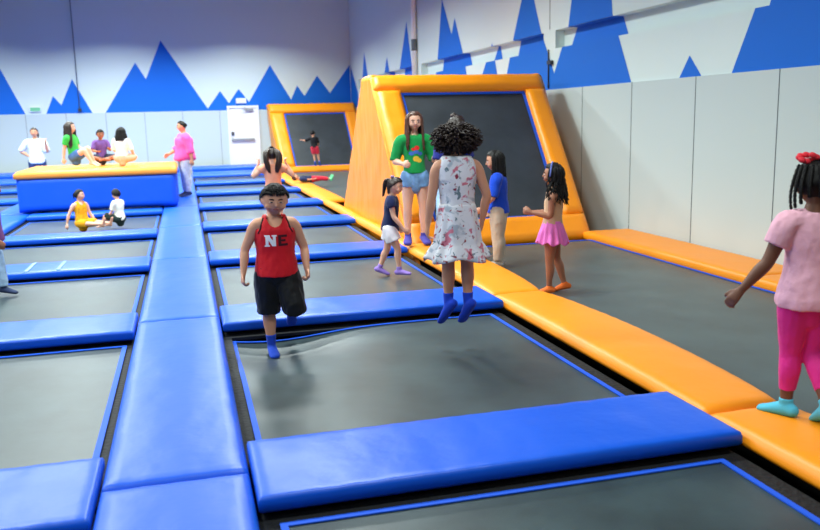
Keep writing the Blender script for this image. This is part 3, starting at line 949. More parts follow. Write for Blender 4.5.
        for G, fl in ((outer, 0), (inner, 1)):
            for a, b in zip(G, G[1:]):
                for k in range(n):
                    q = (a[k], a[(k + 1) % n], b[(k + 1) % n], b[k])
                    bm.faces.new(q[::-1] if fl else q)
        for k in range(n):
            bm.faces.new((outer[-1][k], outer[-1][(k + 1) % n], inner[-1][(k + 1) % n], inner[-1][k]))
            bm.faces.new((inner[0][k], inner[0][(k + 1) % n], outer[0][(k + 1) % n], outer[0][k]))
        bmesh.ops.recalc_face_normals(bm, faces=bm.faces)
        return s.add(name, bm, m, vox=0)

    # hair
    def brush(s, m, n=90, seed=2, lift=.07, name='hair'):
        """short straight hair combed forward: one overlapping tuft after another"""
        rg = random.Random(seed); bm = bmesh.new()
        for i in range(n):
            a = rg.uniform(-math.pi, math.pi); c = rg.uniform(.38, 1)
            if abs(a) < 1.25: c = rg.uniform(.62, 1)
            else: c = rg.uniform(.35 if abs(a) < 1.9 else -.2, 1)
            k = math.sqrt(1 - c * c)
            d = V((math.sin(a) * k, math.cos(a) * k, c))
            out = []
            for j, (t, g) in enumerate(((0, .03), (.18, lift), (.34, lift + .015), (.5, lift - .02))):
                q = (d + V((d.x * .15, .55 * t if d.z > .3 else .05 * t, -.4 * t * (1 if d.z < .75 else .2)))).normalized()
                out.append(s.hc + s.HB @ s.head_shape(q, g) * s.hl)
            tube(bm, out, [.024 * s.hl, .028 * s.hl, .022 * s.hl, .005 * s.hl], 5)
        return s.add(name, bm, m, vox=0)

    def hair_cap(s, m, grow=.045, line=.5, back=-.5, side=-.12, nz=.02, name='hair', extra=None):
        bm = bmesh.new()
        r = bmesh.ops.create_uvsphere(bm, u_segments=40, v_segments=28, radius=1)
        kill = []
        for v in r['verts']:
            a, b, c = v.co
            b_ = b + .12 * math.sin(a * 9) * .3
            lim = back + (side - back) * min(1, max(0, (b + .75) / .65)) if b < -.1 else side + (line - side) * min(1, max(0, (b + .1) / .62))
            d = v.co.copy()
            e = c - lim
            g = grow if e > .0 else grow - .16
            g += nz * noise.noise(V((a * 6, b * 6, c * 2.5)))
            if e < -.3: kill.append(v)
            q = s.head_shape(d, g) if e > -.0 else s.head_shape(d, -.06)
            v.co = s.hc + s.HB @ q * s.hl
        bmesh.ops.delete(bm, geom=kill, context='VERTS')
        if extra: extra(bm)
        return s.add(name, bm, m, vox=0)

    def locks(s, bm, n, a0, a1, drop, rad=.05, wave=.03, outw=.0, start=.75, spread=.0, seed=1, frontpull=0, wn=2.5, ly=.0):
        """hair locks; azimuth a in degrees, 0 = front, 180 = back, + = person's left"""
        rg = random.Random(seed)
        hl = s.hl
        dn = s.HB.inverted() @ V((0, 0, -1))
        for i in range(n):
            f = (i + rg.random() * .8) / n
            a = R(a0 + (a1 - a0) * f)
            sx, cy = math.sin(a), math.cos(a)
            c_ = start + rg.uniform(-.25, .1)
            rr = math.sqrt(max(0, 1 - c_ * c_))
            pts = []
            ph = rg.random() * 6.28
            g = .05 + rg.uniform(-.015, .03)
            for cc in (c_, c_ * .6, .15, -.12):
                k = math.sqrt(max(0, 1 - cc * cc))
                pts.append(s.head_shape(V((sx * k, cy * k, cc)), g))
            base = pts[-1]
            L = drop * rg.uniform(.82, 1.05)
            for t in (.12, .28, .45, .62, .8, .92, 1.0):
                w_ = wave * math.sin(t * wn * 6.28 + ph)
                o_ = V((sx * (outw * t + w_) + spread * sx * t, cy * (outw * t) + w_ * .6 + ly * t, 0))
                pts.append(base + o_ + dn * L * t)
            R_ = rad * rg.uniform(.75, 1.2)
            rs = [R_ * q for q in (.5, .9, 1, 1.05, 1.1, 1.05, 1, .95, .8, .6, .2)]
            tube(bm, [s.hc + s.HB @ q * hl for q in pts], [q * hl for q in rs], 7)

    def curls(s, bm, n, rx, ry, rz, cz, rad=.045, seed=1, low=-.9, face=.35, by=-.1):
        """corkscrew curls filling a big round head of hair (head-length units)"""
        rg = random.Random(seed)
        for i in range(n):
            z = rg.uniform(low, 1); a = rg.uniform(0, 2 * math.pi); k = math.sqrt(1 - z * z)
            d = V((math.sin(a) * k, math.cos(a) * k, z))
            if d.y > face and z < .55: continue
            base = V((d.x * rx * .62, d.y * ry * .62 + by, d.z * rz * .62 + cz))
            tip = V((d.x * rx, d.y * ry + by, d.z * rz + cz)) * rg.uniform(.92, 1.1) + V((0, 0, -.06))
            ax = (tip - base).normalized(); u = ax.orthogonal().normalized(); w_ = ax.cross(u)
            ph = rg.random() * 6.28; pts = []
            for j in range(10):
                t = j / 9
                an = ph + t * 11
                pts.append(s.hc + s.HB @ (base.lerp(tip, t) + (u * math.cos(an) + w_ * math.sin(an)) * rad * .9 * (1 - .3 * t)) * s.hl)
            tube(bm, pts, [rad * s.hl * q for q in (.8, 1, 1, 1, 1, .95, .9, .8, .6, .3)], 5)

    def ponytail(s, bm, start, pts, n=14, rad=.05, spread=.07, seed=1):
        rg = random.Random(seed)
        for i in range(n):
            a = rg.random() * 6.28; r_ = spread * math.sqrt(rg.random())
            o_ = V((math.cos(a) * r_, math.sin(a) * r_, 0))
            P_ = [V(start) + o_ * .4] + [V(q) + o_ * (1.2 if j < len(pts) - 1 else .5) + V((rg.uniform(-.02, .02),) * 3) for j, q in enumerate(pts)]
            sp = smooth_path([(q, rad * (1 - .75 * j / (len(P_) - 1))) for j, q in enumerate(P_)], 4)
            tube(bm, [s.hc + s.HB @ q[0] * s.hl for q in sp], [q[1] * s.hl for q in sp], 6)

    def decal(s, target, pts2, m, name, zc, parent=None, d=.002, dirv=(0, 1)):
        """flat coloured shapes laid on the front of a garment: pts2 list of polygons in (left, up) metres from zc"""
        bvh = BVHTree.FromPolygons([v.co.copy() for v in target.data.vertices], [list(p.vertices) for p in target.data.polygons])
        bm = bmesh.new()
        for pl in pts2:
            b3 = bmesh.new()
            f = b3.faces.new([b3.verts.new((x, 0, z)) for x, z in pl])
            bmesh.ops.triangulate(b3, faces=b3.faces)
            bmesh.ops.subdivide_edges(b3, edges=b3.edges, cuts=3, use_grid_fill=True)
            vm = {}
            for v in b3.verts:
                p = V((v.co.x, -1.5 if dirv[1] > 0 else 1.5, v.co.z + zc))
                hit = bvh.ray_cast(p, V((0, 1 if dirv[1] > 0 else -1, 0)))
                q = hit[0] + V((0, -d if dirv[1] > 0 else d, 0)) if hit[0] else V((v.co.x, 0, v.co.z + zc))
                vm[v] = bm.verts.new(q)
            for f in b3.faces: bm.faces.new([vm[v] for v in f.verts])
            b3.free()
        bmesh.ops.recalc_face_normals(bm, faces=bm.faces)
        return obj(name, bm, m, parent or target, True)

    def on_front(s, target, pts, rad, m, name, zc=0, side=-1, closed=False):
        """tube laid over a garment, points (left, up) shot from the front (side -1) or back (+1)"""
        bvh = BVHTree.FromPolygons([v.co.copy() for v in target.data.vertices], [list(p.vertices) for p in target.data.polygons])
        out = []
        for x, z in pts:
            hit = bvh.ray_cast(V((x, 1.5 * side, z + zc)), V((0, -side, 0)))
            if hit[0]: out.append(hit[0] + V((0, side * .001, 0)))
        if len(out) < 2: return
        bm = bmesh.new(); tube(bm, out, rad, 6)
        return obj(name, bm, m, target, True)

# ------------------------------------------------------------------ the people in the photo
def boy_red():
    p = Person('boy in a red tank top and black shorts stepping on the big grey bed', .60, 6.08, BEDZ - .085, -2, 1.27,
        dict(uaL=(.38, -.1, -1), faL=(.04, .6, -.95), uaR=(-.46, -.06, -1), faR=(-.14, .42, -1), thL=(.16, .42, -1), shL=(.0, -1, -.3), ftL=(0, -.35, -1),
             thR=(-.02, .02, -1), shR=(.03, -.04, -1), ftR=(.1, 1, -.1), head=(4, 8, 3), curlL=52, curlR=46, thumbL=(.3, 1, 0), thumbR=(-.3, 1, 0)), 'tan', True, 1.26, .0065, None, 1.13)
    sh = p.tank(fabric(206, 22, 36, .65), hem=-.02)
    p.shorts(fabric(16, 17, 20, .55), leg=.52, flare=.02, add=.012, wr=.006)
    p.socks(fabric(28, 70, 190), top=.84)
    p.hair_cap(HAIR['black'], .075, .66, -.35, .05, .02)
    p.brush(HAIR['black'], 260, 2, .062, 'hair_tufts')
    b = fabric(30, 22, 26)
    h = p.h
    zz = p.spine(0).z + p.dz.z; tl = p.tl
    Z = lambda t: zz + tl * t
    nk = [(x * h, Z(t)) for x, t in [(.046 * math.cos(R(a_)), 1.02 + .062 * h / tl * math.sin(R(a_)) * .98) for a_ in range(192, 350, 12)]]
    p.on_front(sh, nk, .006, b, 'neck_trim')
    for s_ in (-1, 1):
        p.on_front(sh, [(x * h * s_, Z(t)) for x, t in ((.063, .985), (.071, .93), (.079, .86), (.086, .79), (.098, .73))], .006, b, 'armhole_trim')
    # NE lettering
    N = [[(-.072, -.03), (-.055, -.03), (-.055, .035), (-.072, .035)], [(-.055, .035), (-.02, -.03), (-.02, -.006), (-.055, .06 - .025)], [(-.072, .035), (-.05, .035), (-.012, -.03), (-.034, -.03)], [(-.029, -.03), (-.012, -.03), (-.012, .035), (-.029, .035)], [(-.078, .028), (-.046, .028), (-.046, .037), (-.078, .037)], [(-.036, .028), (-.006, .028), (-.006, .037), (-.036, .037)], [(-.078, -.032), (-.048, -.032), (-.048, -.023), (-.078, -.023)]]
    E_ = [[(.002, -.03), (.02, -.03), (.02, .036), (.002, .036)], [(.02, .022), (.055, .022), (.055, .036), (.02, .036)], [(.02, -.004), (.046, -.004), (.046, .009), (.02, .009)], [(.02, -.03), (.058, -.03), (.058, -.016), (.02, -.016)]]
    k = 1.22
    p.decal(sh, [[(x * k + .012, z * k) for x, z in q] for q in N], fabric(240, 238, 238), 'shirt_letter', Z(.6))
    p.decal(sh, [[(x * k + .012, z * k) for x, z in q] for q in E_], fabric(70, 20, 32), 'shirt_letter', Z(.6))
    return p
boy_red()

def dress_girl():
    p = Person('curly haired girl in a white floral dress jumping, seen from behind', 1.82, 5.5, .085, 172, 1.35,
        dict(uaL=(.2, .02, -1), faL=(.14, .1, -1), uaR=(-.36, -.05, -1), faR=(.14, .2, -1), thL=(.0, .04, -1), shL=(.02, -.05, -1), thR=(-.0, .0, -1), shR=(.0, -.06, -1),
             ftL=(.45, .5, -.75), ftR=(.3, .55, -.7), curlL=34, curlR=30, head=(0, 4, 0)), 'tan', True, .98, .007)
    fl = floral()
    bm = bmesh.new()
    p.torso_loft(bm, .05, .8, 1.0, .016 * p.h)
    p.yoke(bm, .018 * p.h, 1.12)
    p.add('dress_bodice', bm, fl, wr=.003)
    def prof(f):
        if f < .74: return .093 + .032 * (f / .74) ** .7
        g = (f - .74) / .26
        return .126 + .05 * g ** .8
    p.skirt(fl, .3, .29, .1, .2, 9, .013, 'dress_skirt', prof=prof, seed=2)
    p.socks(fabric(22, 62, 196), top=.86, add=.004)
    bm = bmesh.new()
    p.curls(bm, 800, .8, .68, .52, .02, .03, 4, low=-.98, face=.3, by=-.08)
    p.hair_cap(HAIR['frizz'], .06, .55, -.7, -.5, .08)
    p.add('curly_hair', bm, HAIR['frizz'], vox=0)
dress_girl()

def run_girl():
    p = Person('small girl in a navy T-shirt and white shorts running past the orange pad', 2.02, 8.35, BEDZ, 68, 1.04,
        dict(torso=(0, .1, 1), uaR=(-.12, .2, -1), faR=(.05, .65, -.85), uaL=(.15, -.25, -1), faL=(-.05, .5, -.8), thR=(-.02, .4, -1), shR=(0, .05, -1), thL=(.02, -.2, -1), shL=(0, -.42, -1), ftL=(.1, 1, -.35), ftR=(-.1, 1, .0), head=(-12, 6, 0), lift=.0), 'light', True, 1.0, .0075)
    sh = p.shirt(fabric(24, 34, 74), sleeve=.3, hem=-.06, flare=.012)
    p.shorts(fabric(232, 226, 232), leg=.3, flare=.022)
    p.socks(fabric(150, 120, 205), top=.9, add=.006, name='shoe')
    p.hair_cap(HAIR['dbrown'], .05, .62, -.35, -.1, .02)
    bm = bmesh.new()
    p.ponytail(bm, (0, -.36, .3), [(0, -.56, .28), (0, -.66, 0), (0, -.68, -.35), (.0, -.66, -.75)], 16, .06, .09)
    p.locks(bm, 6, 150, 250, .5, .04, .02)
    p.add('ponytail', bm, HAIR['dbrown'], vox=0)
    bm = bmesh.new()
    for sg in (-1, 1):
        ellipsoid(bm, p.HV(.11 * sg, -.3, .5), p.HB @ V((.13, 0, .02 * sg)) * p.hl, p.HB @ V((0, .05, 0)) * p.hl, p.HB @ V((0, 0, .09)) * p.hl)
    p.add('hair_bow', bm, fabric(190, 160, 215), vox=0)
run_girl()

def green_woman():
    p = Person('woman in a green T-shirt and denim shorts standing before the slanted bed', 2.68, 9.72, .03, -8, 1.58,
        dict(uaR=(-.3, -.05, -1), faR=(.3, .85, -.12), uaL=(.3, -.05, -1), faL=(.02, .9, .3), thL=(.06, .0, -1), shL=(.0, -.0, -1), thR=(-.06, .05, -1), shR=(.0, -.08, -1), head=(5, 4, 0), curlR=50, curlL=30, thumbR=(0, 0, 1), thumbL=(-.2, 0, 1)), 'light', False, .9, .0085)
    sh = p.shirt(fabric(22, 146, 72), sleeve=.5, hem=.1, flare=.004)
    p.shorts(denim(116, 156, 200), leg=.17, flare=.0, add=.008, top=.24, name='denim_shorts')
    p.socks(fabric(70, 62, 150), top=.93, add=.006, name='shoe')
    p.hair_cap(HAIR['brown'], .05, .7, -.5, -.2, .015)
    bm = bmesh.new()
    p.locks(bm, 18, 62, 98, 1.45, .05, .012, .04, .85, .0, 3, ly=.16)
    p.locks(bm, 18, -98, -62, 1.45, .05, .012, .04, .85, .0, 4, ly=.16)
    p.locks(bm, 30, 95, 265, 1.5, .055, .012, .1, .85, .0, 5)
    p.add('long_hair', bm, HAIR['brown'], vox=0)
    z0 = p.spine(0).z + p.dz.z
    circ = lambda x, z, r, n=10, sx=1.: [(x + math.cos(6.283 * i / n) * r * sx, z + math.sin(6.283 * i / n) * r) for i in range(n)]
    zc = z0 + p.tl * .5
    p.decal(sh, [circ(.02, .1, .028, 7, 1.2), circ(-.02, .085, .02, 6, 1.5)], fabric(214, 44, 40), 'shirt_print', zc)
    p.decal(sh, [circ(-.045, .035, .026, 7, 1.4), circ(.01, .05, .024, 8, 1.5), circ(.06, .03, .024, 7, 1.2)], fabric(66, 110, 190), 'shirt_print', zc)
    p.decal(sh, [circ(.01, -.03, .034, 8, 1.2), circ(.045, -.05, .026, 7, 1.3)], fabric(236, 190, 60), 'shirt_print', zc)
green_woman()

def blue_adult():
    p = Person('person in a dark blue top and light jeans, mostly hidden behind the dress girl', 2.93, 9.05, .03, 20, 1.55,
        dict(torso=(-.03, .12, 1), uaR=(-.3, .1, -1), faR=(.25, .7, -.6), uaL=(.2, .2, -1), faL=(-.2, .7, -.5), thR=(-.42, .35, -1), shR=(.3, -.3, -1), thL=(.05, .15, -1), shL=(0, -.2, -1), head=(20, 12, 0)), 'tan', False, 1.05, .01)
    p.shirt(fabric(36, 46, 128), sleeve=.4, hem=-.02)
    p.shorts(denim(160, 190, 218), leg=.97, flare=.004, top=.16, name='jeans')
    p.socks(fabric(50, 56, 90), top=.95, name='shoe')
    bm = bmesh.new(); ellipsoid(bm, p.HV(0, -.3, .42), p.HB @ V((.2, 0, 0)) * p.hl, p.HB @ V((0, .18, 0)) * p.hl, p.HB @ V((0, 0, .18)) * p.hl)
    p.hair_cap(HAIR['dbrown'], .06, .6, -.55, -.15, .03)
    p.add('hair_bun', bm, HAIR['dbrown'], vox=0)
blue_adult()

def khaki_girl():
    p = Person('long haired girl in a bright blue T-shirt and khaki trousers behind the dress girl', 3.26, 8.42, BEDZ, -120, 1.27,
        dict(uaL=(.2, .15, -1), faL=(.0, .75, -.7), uaR=(-.2, .05, -1), faR=(.05, .5, -.8), thL=(.04, .0, -1), shL=(.0, -.02, -1), head=(10, 8, 0)), 'tan', True, 1.04, .009)
    p.shirt(fabric(22, 74, 205), sleeve=.5, hem=-.04, flare=.01)
    p.shorts(fabric(196, 182, 164), leg=.96, flare=.006, name='trousers')
    p.socks(fabric(180, 170, 160), top=.95, name='sock')
    p.hair_cap(HAIR['black'], .05, .6, -.5, -.2, .02)
    bm = bmesh.new()
    p.locks(bm, 34, 75, 285, 1.0, .055, .02, .08, .8, 0, 7)
    p.add('long_hair', bm, HAIR['black'], vox=0)
khaki_girl()

def skirt_girl():
    p = Person('girl in a pink skirt and beige top facing left on the dark bed', 3.24, 7.0, BEDZ - .01, -120, 1.2,
        dict(torso=(0, -.05, 1), uaL=(.12, .12, -1), faL=(-.05, 1, .18), uaR=(-.12, .15, -1), faR=(.1, 1, .05), thL=(.02, .06, -1), shL=(.0, .0, -1), thR=(-.02, -.14, -1), shR=(.0, -.32, -1), ftR=(-.1, 1, -.25), head=(0, -2, 0), thumbL=(0, 0, 1), curlL=45), 'brown', True, .93, .007)
    p.tank(fabric(206, 168, 134), hem=.0)
    m = fabric(238, 120, 200, .6)
    p.skirt(m, .24, .165, .088, .15, 16, .012, 'skirt', ease=1.1, seed=3)
    bm = bmesh.new(); p.torso_loft(bm, .12, .27, 1, .016 * p.h); p.add('waistband', bm, m)
    for q in 'R': pass
    p.socks(fabric(245, 120, 50), top=.95)
    p.hair_cap(HAIR['black'], .06, .6, -.5, -.25, .05)
    bm = bmesh.new()
    p.locks(bm, 70, 70, 290, 1.2, .036, .1, .2, .8, .12, 9, wn=4.2)
    p.add('long_curly_hair', bm, HAIR['black'], vox=0)
    bm = bmesh.new()
    tube(bm, [p.hc + p.HB @ (p.head_shape(V((math.cos(a), .15, math.sin(a))).normalized(), .075)) * p.hl for a in [R(d) for d in range(-5, 186, 12)]], .045 * p.hl, 8)
    p.add('headband', bm, fabric(96, 110, 180), vox=0)
skirt_girl()

def right_girl():
    p = Person('girl in a pale pink T-shirt and magenta leggings walking away at the right edge', 2.945, 3.36, .012, 166, 1.3,
        dict(uaL=(.4, .06, -1), faL=(.78, .2, -1), uaR=(-.3, .1, -1), faR=(-.1, .3, -1), thL=(.0, .1, -1), shL=(.03, -.02, -1), thR=(.1, .0, -1), shR=(.0, -.75, -1), ftR=(-.05, .85, -.45), ground='L', ftL=(.5, .9, -.1), curlL=26, thumbL=(.2, .5, .8), head=(-14, 2, 0)), 'dark', True, 1.04, .006)
    p.shirt(fabric(238, 178, 196), sleeve=.36, hem=-.1, flare=.022, add=.012, wr=.006)
    p.shorts(fabric(226, 44, 140, .6), leg=.86, flare=-.002, add=.005, name='leggings', wr=.003)
    p.socks(fabric(84, 186, 214), top=.93, add=.005)
    p.hair_cap(HAIR['black'], .05, .5, -.55, -.25, .03)
    bm = bmesh.new()
    rg = random.Random(3)
    for i, (a, L) in enumerate(((100, 1.0), (118, .95), (135, .85), (155, .7), (180, .7), (205, .75), (228, .8), (250, .9), (268, .9))):
        for st in (0, 1, 2):                      # three strand braids
            pts = []
            sx, cy = math.sin(R(a)), math.cos(R(a))
            for j in range(26):
                t = j / 25
                ph = t * 34 + st * 2.094
                q = V((sx * (.36 + .16 * math.sin(t * 2.2)), cy * (.4 + .16 * math.sin(t * 2.2)), .42 - t * L))
                q += V((math.cos(ph) * .026 * cy + .0, math.cos(ph) * .026 * -sx, 0)) + V((sx, cy, 0)) * math.sin(ph * 2) * .018
                pts.append(p.hc + p.HB @ q * p.hl)
            tube(bm, pts, [.032 * p.hl * (1 - .35 * j / 25) for j in range(26)], 6)
    p.add('braids', bm, HAIR['black'], vox=0)
    bm = bmesh.new()
    for i in range(9):
        a = R(i * 40); r_ = .2 if i else 0
        ellipsoid(bm, p.HV(.2 + .17 * math.cos(a), -.14 + .06 * math.sin(a * 2), .57 + .07 * math.sin(a)), p.HB @ V((.09, 0, .03)) * p.hl, p.HB @ V((0, .06, .02)) * p.hl, p.HB @ V((-.02, 0, .06)) * p.hl, 8, 6)
    p.add('hair_bow', bm, fabric(226, 44, 60, .5), vox=0)
right_girl()

def pink_woman():
    p = Person('heavyset woman in a bright pink top and pale jeans beside the blue box', .0, 18.3, .02, -78, 1.57,
        dict(uaR=(-.05, .35, -1), faR=(-.1, .9, -.55), uaL=(.25, -.25, -1), faL=(.05, -.1, -1), head=(0, 2, 0)), 'tan', False, 1.72, .012)
    p.shirt(fabric(240, 86, 164), sleeve=.75, hem=-.1, flare=.012, add=.014)
    p.shorts(denim(206, 214, 232), leg=.97, flare=.004, name='jeans')
    p.socks(fabric(52, 60, 100), top=.95, name='shoe')
    p.hair_cap(HAIR['black'], .04, .55, -.4, -.1, .02)
    bm = bmesh.new(); ellipsoid(bm, p.HV(0, -.42, .1), p.HB @ V((.17, 0, 0)) * p.hl, p.HB @ V((0, .15, 0)) * p.hl, p.HB @ V((0, 0, .17)) * p.hl)
    p.add('hair_bun', bm, HAIR['black'], vox=0)
pink_woman()

def white_woman():
    p = Person('woman in a white patterned top standing behind the box with a hand raised', -3.22, 20.3, .02, 6, 1.5,
        dict(uaR=(-.65, -.1, -.9), faR=(.75, .3, -.55), uaL=(.3, .25, -1), faL=(-.1, .5, .95), head=(-6, 0, 0)), 'tan', False, 1.18, .012)
    p.shirt(material('patterned_white', srgb(214, 226, 240), .8, .2, 0, 1, 1, .28, 26), sleeve=.5, hem=-.12, flare=.012)
    p.shorts(denim(40, 60, 104), leg=.97, flare=.003, name='jeans')
    p.socks(fabric(52, 60, 90), top=.95, name='shoe')
    p.hair_cap(HAIR['dbrown'], .045, .55, -.45, -.1, .02)
    bm = bmesh.new(); p.ponytail(bm, (0, -.4, .2), [(.2, -.5, 0), (.32, -.35, -.3), (.34, -.1, -.6)], 10, .06, .07)
    p.add('ponytail', bm, HAIR['dbrown'], vox=0)
white_woman()

SIT = BOXT + .02
def green_girl():
    p = Person('long haired girl in a green T-shirt sitting on the orange box top', -2.02, 17.0, SIT, 66, 1.27,
        dict(torso=(0, -.16, 1), uaR=(-.12, -.28, -1), faR=(-.05, -.15, -1), uaL=(.1, .3, -1), faL=(0, .8, -.4), thR=(-.05, .85, .42), shR=(0, .52, -.9), thL=(.08, .8, .55), shL=(0, .4, -1), ftR=(0, 1, -.2), ftL=(0, 1, -.2), head=(8, 6, 0)), 'light', True, 1.0, .011)
    p.shirt(fabric(56, 178, 72), sleeve=.4, hem=-.1, add=.013)
    p.shorts(denim(70, 110, 170), leg=.3, flare=.01, name='denim_shorts')
    p.hair_cap(HAIR['dbrown'], .06, .55, -.5, -.2, .04)
    bm = bmesh.new(); p.locks(bm, 40, 60, 300, 1.75, .065, .03, .25, .8, 0, 11)
    p.add('long_hair', bm, HAIR['dbrown'], vox=0)
green_girl()

def purple_kid():
    p = Person('dark haired child in a purple top sitting on the box, facing the camera', -1.60, 17.65, SIT, 15, 1.08,
        dict(uaL=(.3, .3, -.9), faL=(-.3, .8, .1), uaR=(-.3, .25, -.9), faR=(.3, .7, -.1), thL=(.7, .7, .08), shL=(-.8, .3, -.12), thR=(-.7, .7, .08), shR=(.8, .3, -.12), ftL=(-.8, .5, -.1), ftR=(.8, .5, -.1), head=(5, 4, 0)), 'brown', True, 1.05, .011)
    p.shirt(fabric(112, 78, 150), sleeve=.45, hem=-.08)
    p.shorts(fabric(50, 52, 74), leg=.5, flare=.008)
    p.hair_cap(HAIR['black'], .06, .5, -.4, -.05, .03)
purple_kid()

def white_top_girl():
    p = Person('black haired girl in a white top sitting on the box with her back turned', -1.17, 16.95, SIT, 164, 1.14,
        dict(torso=(0, .05, 1), uaL=(.35, .4, -.9), faL=(.1, .8, -.3), uaR=(-.3, .3, -1), faR=(-.1, .6, -.8), thL=(.5, .85, .06), shL=(-.6, .6, -.1), thR=(-.5, .85, .06), shR=(.6, .6, -.1), ftL=(-.5, .7, 0), ftR=(.5, .7, 0), head=(0, 8, 0)), 'light', True, 1.08, .011)
    p.shirt(fabric(238, 236, 238), sleeve=.5, hem=.1, add=.014)
    p.shorts(fabric(226, 178, 156), leg=.4, flare=.01, top=.12)
    p.hair_cap(HAIR['black'], .07, .55, -.5, -.2, .04)
    bm = bmesh.new(); p.locks(bm, 40, 90, 270, .95, .075, .03, .18, .7, .1, 12)
    p.add('long_hair', bm, HAIR['black'], vox=0)
white_top_girl()

def yellow_girl():
    p = Person('girl in a yellow strappy top sitting on the bed in front of the box', -1.64, 13.95, BEDZ, 38, 1.02,
        dict(torso=(-.02, -.08, 1), uaR=(-.5, -.25, -1), faR=(-.28, -.1, -1), uaL=(.3, .15, -1), faL=(.25, .5, -.8), thL=(.45, .9, .02), shL=(.3, .9, -.04), thR=(.1, .95, .02), shR=(.5, .8, -.04), ftL=(0, .3, 1), ftR=(0, .3, 1), head=(38, 0, 0)), 'light', True, 1.06, .011)
    m = material('yellow_print', srgb(226, 160, 30), .8, .2, 0, 1, 1, .3, 30)
    p.tank(m, hem=-.05)
    p.shorts(m, leg=.42, flare=.01)
    p.hair_cap(HAIR['black'], .05, .6, -.5, -.2, .02)
    bm = bmesh.new(); p.ponytail(bm, (0, -.4, .25), [(0, -.55, .1), (0, -.55, -.3)], 8, .06, .06)
    p.add('ponytail', bm, HAIR['black'], vox=0)
yellow_girl()

def box_boy():
    p = Person('dark haired child in a white T-shirt sitting and facing the girl in yellow', -1.08, 14.05, BEDZ, -125, .92,
        dict(torso=(0, .06, 1), uaL=(.15, .3, -1), faL=(-.1, .7, -.75), uaR=(-.15, .3, -1), faR=(.1, .7, -.7), thL=(.35, .9, .3), shL=(-.1, .6, -.8), thR=(-.35, .9, .3), shR=(.1, .6, -.8), head=(-20, 4, 0)), 'light', True, 1.08, .011)
    p.shirt(fabric(236, 240, 226), sleeve=.45, hem=-.08)
    p.shorts(fabric(26, 44, 44), leg=.5, flare=.012)
    p.hair_cap(HAIR['black'], .085, .42, -.45, -.1, .03)
box_boy()

def edge_kid():
    p = Person('child in pale jeans and a purple top walking in at the left edge', -1.89, 8.9, BEDZ, 84, 1.14,
        dict(torso=(0, .02, 1), uaR=(-.1, .22, -1), faR=(0, .3, -1), uaL=(.1, -.2, -1), faL=(0, .2, -1), thR=(-.02, .22, -1), shR=(0, .08, -1), thL=(.02, -.2, -1), shL=(0, -.4, -1), ftL=(0, 1, -.4), head=(0, 5, 0)), 'brown', True, 1.03, .009)
    p.shirt(fabric(110, 60, 120), sleeve=.35, hem=-.06, flare=.012)
    p.shorts(denim(160, 190, 220), leg=.96, flare=.006, name='jeans')
    p.socks(fabric(36, 50, 84), top=.95, add=.005, name='shoe')
    p.hair_cap(HAIR['black'], .06, .55, -.45, -.1, .03)
edge_kid()

def pigtail_girl():
    p = Person('girl with two long brown bunches holding her head, behind the boy in red', 1.2, 12.0, BEDZ, 178, 1.27,
        dict(uaL=(.75, .1, -.6), faL=(-.5, .05, 1), uaR=(-.75, .1, -.6), faR=(.5, .05, 1), head=(0, 6, 0), curlL=40, curlR=40), 'light', True, 1.0, .0095)
    p.shirt(fabric(238, 158, 128), sleeve=.25, hem=-.06, flare=.01)
    p.shorts(fabric(90, 94, 120), leg=.4, flare=.01)
    p.socks(fabric(230, 120, 60), top=.93)
    p.hair_cap(HAIR['dbrown'], .05, .6, -.55, -.25, .02)
    bm = bmesh.new()
    for sg in (-1, 1):
        p.ponytail(bm, (.22 * sg, -.3, .3), [(.38 * sg, -.46, .1), (.42 * sg, -.55, -.35), (.34 * sg, -.55, -.85), (.24 * sg, -.5, -1.2)], 24, .1, .14, 3 + sg)
    p.add('hair_bunches', bm, HAIR['dbrown'], vox=0)
    bm = bmesh.new(); ellipsoid(bm, p.HV(0, -.25, .5), p.HB @ V((.13, 0, 0)) * p.hl, p.HB @ V((0, .08, 0)) * p.hl, p.HB @ V((0, 0, .07)) * p.hl)
    p.add('hair_clip', bm, fabric(40, 44, 50), vox=0)
pigtail_girl()

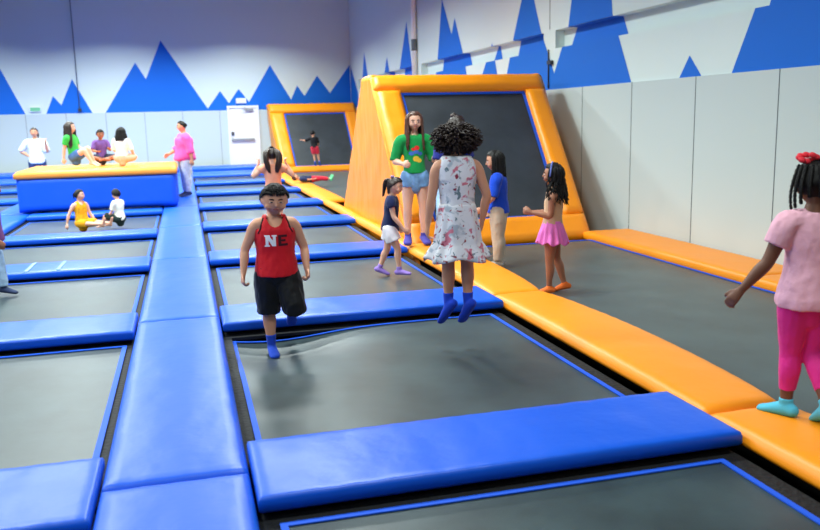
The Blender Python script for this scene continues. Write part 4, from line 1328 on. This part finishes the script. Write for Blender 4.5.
def frame_kid():
    p = Person('child in a black top and red shorts jumping at the far slanted bed', 3.98, 26.3, .12, 160, 1.06,
        dict(torso=(.12, .1, 1), uaL=(.8, .25, -.3), faL=(.6, .4, .1), uaR=(-.3, .2, -1), faR=(.2, .6, -.6), thL=(-.12, .05, -1), shL=(-.15, -.3, -1), thR=(-.2, .1, -1), shR=(-.2, -.2, -1), ftL=(0, .6, -.8), ftR=(0, .6, -.8)), 'tan', True, 1.02, .012)
    p.shirt(fabric(20, 20, 26), sleeve=.5, hem=-.06)
    p.shorts(fabric(196, 44, 66), leg=.4, flare=.012)
    p.socks(fabric(60, 90, 190), top=.9)
    p.hair_cap(HAIR['black'], .05, .5, -.45, -.1, .03)
frame_kid()

def lying_kid():
    p = Person('child in navy and red lying down across the orange walkway, green shoes', 3.05, 20.65, .03, 0, 1.02,
        dict(torso=(-1, 0, .04), ps=(0, -1, 0), ss=(0, -1, 0), uaL=(.6, -.8, -.1), faL=(.9, .3, 0), uaR=(.8, .5, -.05), faR=(.9, -.2, 0), thL=(1, -.12, .05), shL=(1, -.05, -.12), thR=(1, .12, .05), shR=(1, .05, -.12), ftL=(.3, -.2, 1), ftR=(.3, .2, 1), head=(0, 12, 0)), 'tan', True, 1.05, .012)
    p.shirt(fabric(24, 34, 70), sleeve=.5, hem=-.06)
    p.shorts(fabric(206, 40, 60), leg=.85, flare=.006, name='trousers')
    p.socks(fabric(110, 214, 150), top=.93, add=.006, name='shoe')
    p.hair_cap(HAIR['brown'], .05, .5, -.45, -.1, .03)
lying_kid()

# ------------------------------------------------------------------ light
def area(name, x, y, z, sx, sy, e, spread=180, col=(1, 1, 1), rot=(0, 0, 0)):
    l = bpy.data.lights.new(name, 'AREA')
    l.shape = 'RECTANGLE'; l.size = sx; l.size_y = sy
    l.energy = e; l.color = col; l.spread = R(spread)
    o = bpy.data.objects.new(name, l)
    COL.objects.link(o)
    o.location = (x, y, z); o.rotation_euler = rot
    return o
for y, e in ((-2, 50), (2.5, 95), (7.5, 215), (12.5, 290), (17.5, 340), (22.0, 260)):
    for x in (-10.4, -6.4, -2.4, 1.5):
        area('high_bay_light', x, y, 5.06, 1.3, .6, e, 158, (.9, 1, .97))
for x, e in ((-6.0, 120), (-2.0, 210), (2.0, 240)):
    area('high_bay_light', x, 26.2, 5.2, 1.3, .6, e, 143, (.9, 1, .97))
w = bpy.data.worlds.new('world'); SC.world = w
w.use_nodes = True
w.node_tree.nodes['Background'].inputs['Color'].default_value = (.6, .7, .85, 1)
w.node_tree.nodes['Background'].inputs['Strength'].default_value = .15

SC.view_settings.view_transform = 'Standard'
SC.view_settings.look = 'None'
SC.view_settings.exposure = 0.06
SC.view_settings.gamma = 1
